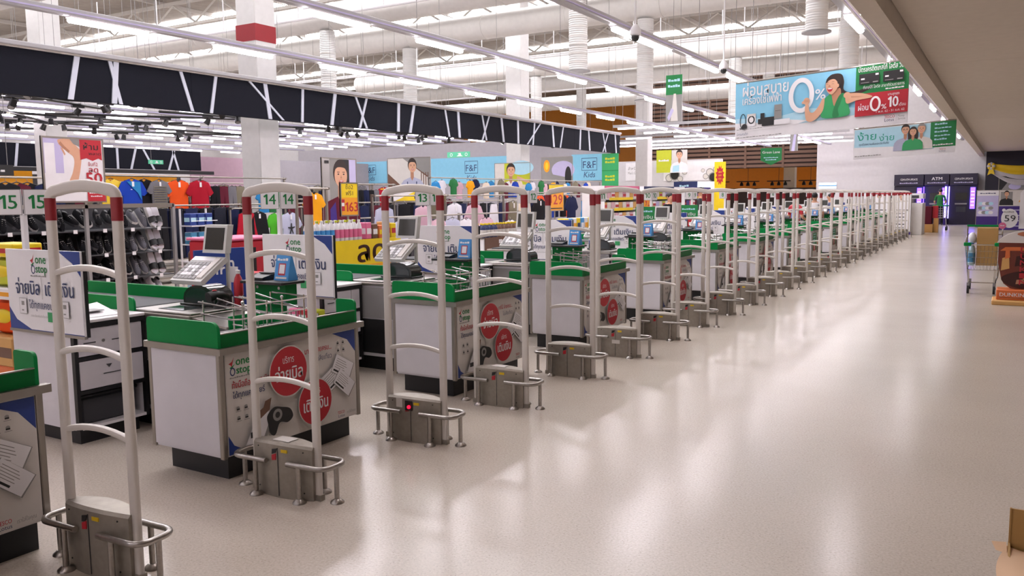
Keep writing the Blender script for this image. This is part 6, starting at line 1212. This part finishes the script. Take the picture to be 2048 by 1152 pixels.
# ------------------------------------------------------------------ items on single checkouts
def till_items():
    y = UY[1]
    r = thing('receipt_book', 'white printed booklet leaning on the nearest cashier cabinet worktop', 'booklet', (-5.1, y+.26, .786)); M('p_white').add([(-5.28, y+.16, .80), (-4.95, y+.14, .787), (-4.92, y+.40, .79), (-5.22, y+.44, .845), (-5.28, y+.16, .79), (-4.95, y+.14, .786), (-4.92, y+.40, .786), (-5.22, y+.44, .83)], [(0, 1, 2, 3), (7, 6, 5, 4), (0, 4, 5, 1), (1, 5, 6, 2), (2, 6, 7, 3), (3, 7, 4, 0)]).part('cover', r); M('grey').box(-5.14, -5.02, y+.25, y+.36, .812, .816).part('cover_print', r)
    M('p_paper').box(-5.42, -5.295, y+.1, y+.36, .786, .803).top('paper_stack', 'small stack of papers beside the booklet on the nearest cabinet', 'paper')
    r = thing('tape_dispenser', 'orange tape dispenser on the nearest cabinet worktop edge', 'tape', (-4.95, y+.11, .786)); M('cl_orange').box(-5.06, -4.90, y+.08, y+.125, .786, .815, .012).part('body', r); M('p_yellow').box(-4.99, -4.94, y+.079, y+.126, .793, .812).part('label_band', r)
    r = thing('storage_crate', 'dark grey lidded storage crate inside the nearest cabinet', 'crate', (-5.2, y+.3, .119)); M('darkgrey').box(-5.45, -4.92, y+.10, y+.48, .119, .29, .015).part('tub', r); M('black').box(-5.46, -4.91, y+.09, y+.49, .29, .31, .006).part('lid', r)
    M('p_cyan').box(-5.2, -5.0, y+.20, y+.30, .312, .3121) if 0 else None
    # hand sanitiser / red bottles by the scanner
    bottle('spray_bottle', 'red bottle with white top standing by the nearest scanner', -4.485, y+1.0, .80, 'p_red', 'p_white', .24, .032); bottle('spray_bottle', 'grey bottle standing by the nearest scanner', -4.60, y+.985, .815, 'grey', 'p_white', .2, .025) if 0 else None
    r = thing('hand_scanner', 'black hand scanner on its cradle beside the nearest till', 'scanner', (-4.47, y+.80, .80)); M('black').lathe(-4.48, y+.84, [(.05, .80), (.045, .815), (.02, .84), (.018, .86)], 14).part('cradle', r); M('black').tube([(-4.47, y+.90, .865), (-4.48, y+.86, .885), (-4.485, y+.80, .89), (-4.49, y+.75, .88)], [.02, .024, .03, .036], 12).part('grip', r); M('p_red').ell((-4.485, y+.80, .921), .012, .02, .006, 8, 6).part('indicator', r)
    r = thing('paper_notice', 'white paper notice clipped to the nearest keyboard stand', 'paper', (-4.56, y+1.045, .96)); M('p_white').box(-4.60, -4.52, y+1.03, y+1.034, .95, 1.06).part('sheet', r)
    M('p_white').cyl((-4.55, y+1.036, .80), (-4.55, y+1.036, .955), .004, 6).part('stick', r)
    # wire shelf with products under the sign 14 panel
    y = UY[2]; r = thing('impulse_shelf', 'chrome wire impulse shelf of sweets below the second cabinet sign', 'shelf', (-5.1, y-.08, .1))
    for z in (.25, .48): M('chrome').box(-5.45, -4.75, y-.14, y+.02, z, z+.008).part('tray', r); M('chrome').tube([(-5.45, y-.14, z+.07), (-4.75, y-.14, z+.07)], .004, 5).part('lip', r)
    for x in (-5.45, -4.75): M('chrome').cyl((x, y-.13, 0), (x, y-.13, .6), .007, 6).part('leg', r)
    for k in range(6):
        for z in (.258, .488): pack('sweet_pack', 'small bright sweet pack on the wire impulse shelf', -5.42+.11*k, -5.32+.11*k, y-.12, y-.02, z, z+.13, ('p_red', 'p_green', 'p_white', 'p_pink', 'p_red', 'p_lime')[k], 'p_white', 'sweets on the impulse shelf')
    # green and red hanging cards at checkouts 10 and 9
    for n in (10, 9):
        y = UY[16-n]-.85; r = thing('offer_cards', 'green card over red offer card on a stand in the lane of checkout %s' % NW[n], 'sign', (-5.25, y+.31, 0))
        M('p_white').cyl((-5.25, y+.31, 0), (-5.25, y+.31, 1.33), .008, 6).part('stem', r)
        g = M('p_green').box(-5.42, -5.06, y+.29, y+.30, 1.09, 1.33).part('green_card', r); q = M('p_red').box(-5.42, -5.0, y+.29, y+.30, .83, 1.06).part('red_card', r)
        P = Print(.0008); P.bars(.18, .15, .26, .035, 'p_skyl', 6, 'c'); P.text('คืนเงิน', .18, .04, .08, 'p_white', w=.26, al='c', bold=.02); P.build('printed_face', g, (-5.42, y+.289, 1.09), (1, 0, 0), (0, 0, 1))
        P = Print(.0008); P.text('3.5', .15, .07, .15, 'p_white', w=.22, al='c', bold=.03); P.text('บาท', .32, .1, .05, 'p_white', w=.08, al='c'); P.build('printed_face', q, (-5.42, y+.289, .83), (1, 0, 0), (0, 0, 1))
till_items()
# ------------------------------------------------------------------ people
def person(label, x, y, face, shirt, trousers, hairm='hair', height=1.62, bun=False, cap=None, arm_fwd=True, long_sleeve=False):
    k = height/1.7; root = thing('person', label, 'person', (x, y, 0)); root.rotation_euler = (0, 0, 0)
    J = {'pelvis': (0, 0, .93), 'waist': (0, 0, 1.08), 'chest': (0, .0, 1.28), 'neckb': (0, 0, 1.42), 'neck': (0, -.01, 1.48), 'head0': (0, -.02, 1.55), 'head1': (0, -.02, 1.62), 'head2': (0, -.01, 1.67)}
    R = {'pelvis': (.16, .11), 'waist': (.135, .095), 'chest': (.155, .105), 'neckb': (.08, .07), 'neck': (.052, .055), 'head0': (.07, .085), 'head1': (.077, .095), 'head2': (.06, .075)}
    E = [('pelvis', 'waist'), ('waist', 'chest'), ('chest', 'neckb'), ('neckb', 'neck'), ('neck', 'head0'), ('head0', 'head1'), ('head1', 'head2')]
    for s_, t in ((-1, 'l'), (1, 'r')):
        J['sh'+t] = (s_*.18, 0, 1.38); J['el'+t] = (s_*.24, -.02, 1.10); J['wr'+t] = (s_*.20, -.24 if arm_fwd else -.06, 1.02 if arm_fwd else .86); J['hd'+t] = (s_*.19, -.31 if arm_fwd else -.08, 1.01 if arm_fwd else .78)
        J['hip'+t] = (s_*.09, 0, .88); J['kn'+t] = (s_*.10, -.01, .49); J['an'+t] = (s_*.10, .02, .09); J['to'+t] = (s_*.11, -.13, .035)
        R['sh'+t] = (.06, .06); R['el'+t] = (.042, .042); R['wr'+t] = (.03, .03); R['hd'+t] = (.028, .04); R['hip'+t] = (.09, .09); R['kn'+t] = (.06, .06); R['an'+t] = (.042, .045); R['to'+t] = (.04, .03)
        E += [('neckb', 'sh'+t), ('sh'+t, 'el'+t), ('el'+t, 'wr'+t), ('wr'+t, 'hd'+t), ('pelvis', 'hip'+t), ('hip'+t, 'kn'+t), ('kn'+t, 'an'+t), ('an'+t, 'to'+t)]
        for f in range(4):
            n = 'f%d%s' % (f, t); b = J['hd'+t]; J[n] = (b[0]+s_*(-.026+.017*f), b[1]-.055+.006*abs(f-1), b[2]-.02); R[n] = (.009, .009); E.append(('hd'+t, n))
        n = 'th'+t; b = J['wr'+t]; J[n] = (b[0]-s_*.045, b[1]-.05, b[2]); R[n] = (.01, .01); E.append(('wr'+t, n))
    names = list(J); me = bpy.data.meshes.new('body'); me.from_pydata([tuple(c*k for c in J[n]) for n in names], [(names.index(a), names.index(b)) for a, b in E], [])
    o = bpy.data.objects.new('body', me); COL.objects.link(o); md = o.modifiers.new('skin', 'SKIN'); sv = me.skin_vertices[0].data
    for i, n in enumerate(names): sv[i].radius = tuple(c*k for c in R[n]); sv[i].use_root = n == 'pelvis'
    o.modifiers.new('sub', 'SUBSURF').levels = 2
    dg = bpy.context.evaluated_depsgraph_get(); nm = bpy.data.meshes.new_from_object(o.evaluated_get(dg)); bpy.data.objects.remove(o)
    nm.materials.clear()
    for m in ('skin', shirt, trousers, 'black'): nm.materials.append(MATS[m])
    for p in nm.polygons:
        c = p.center/k; arm = abs(c.x) > .17 and c.z < 1.40
        if c.z < .1: i = 3
        elif arm and c.z > .74 and abs(c.x) > .16: i = 1 if (c.z > 1.18 or (long_sleeve and c.y > -.26 and c.z > .84)) else 0
        elif c.z < .95: i = 2
        elif c.z < 1.44: i = 1
        else: i = 0
        p.material_index = i
    nm.shade_smooth(); b = bpy.data.objects.new('body', nm); COL.objects.link(b); b.parent = root
    def P(m, name): 
        me_ = m.mesh(name); q = bpy.data.objects.new(name, me_); COL.objects.link(q); q.parent = root
    h = M(hairm); h.ell((0, .012*k, 1.655*k), .088*k, .102*k, .085*k, 16, 10)
    if bun: h.ell((0, .09*k, 1.72*k), .045*k, .045*k, .045*k, 12, 8)
    P(h, 'hair')
    P(M('skin').ell((0, -.105*k, 1.60*k), .014*k, .02*k, .022*k, 8, 6), 'nose'); P(M('p_red').ell((0, -.098*k, 1.562*k), .022*k, .006*k, .006*k, 10, 6), 'mouth')
    for s_ in (-1, 1): P(M('p_black').ell((s_*.03*k, -.100*k, 1.625*k), .011*k, .006*k, .006*k, 8, 6), 'eye'); P(M('skin').ell((s_*.082*k, 0, 1.61*k), .012*k, .02*k, .03*k, 8, 6), 'ear')
    if cap: m = M(cap); m.lathe(0, .0, [(.10*k, 1.66*k), (.105*k, 1.70*k), (.095*k, 1.745*k), (.02*k, 1.76*k)], 16); m.box(-.07*k, .07*k, -.17*k, -.08*k, 1.66*k, 1.672*k); P(m, 'cap')
    root.rotation_euler = (0, 0, face)
    return root
person('guard in dark uniform and peaked cap standing beyond the tills', -7.3, 22.4, math.radians(100), 'p_black', 'p_black', height=1.68, cap='p_black', arm_fwd=False, long_sleeve=True)
person('cashier with hair in a bun and dark top working at the till of checkout five', -4.42, 25.4, math.radians(-80), 'p_navy', 'cl_black', bun=True, height=1.50)
person('cashier in a white top behind the till of checkout six', -4.42, 23.1, math.radians(180), 'p_white', 'cl_navy', height=1.52)
person('cashier with dark hair and red vest at the till of checkout seven', -4.42, 20.8, math.radians(150), 'p_red', 'cl_black', height=1.48)
person('person in a green tee shirt standing at the cash machine', -2.75, 43.6, math.radians(180), 'cl_green', 'cl_black', height=1.66)
person('dark haired shopper in black behind checkout eight', -6.9, 18.9, math.radians(60), 'cl_black', 'denim', height=1.55, arm_fwd=False)
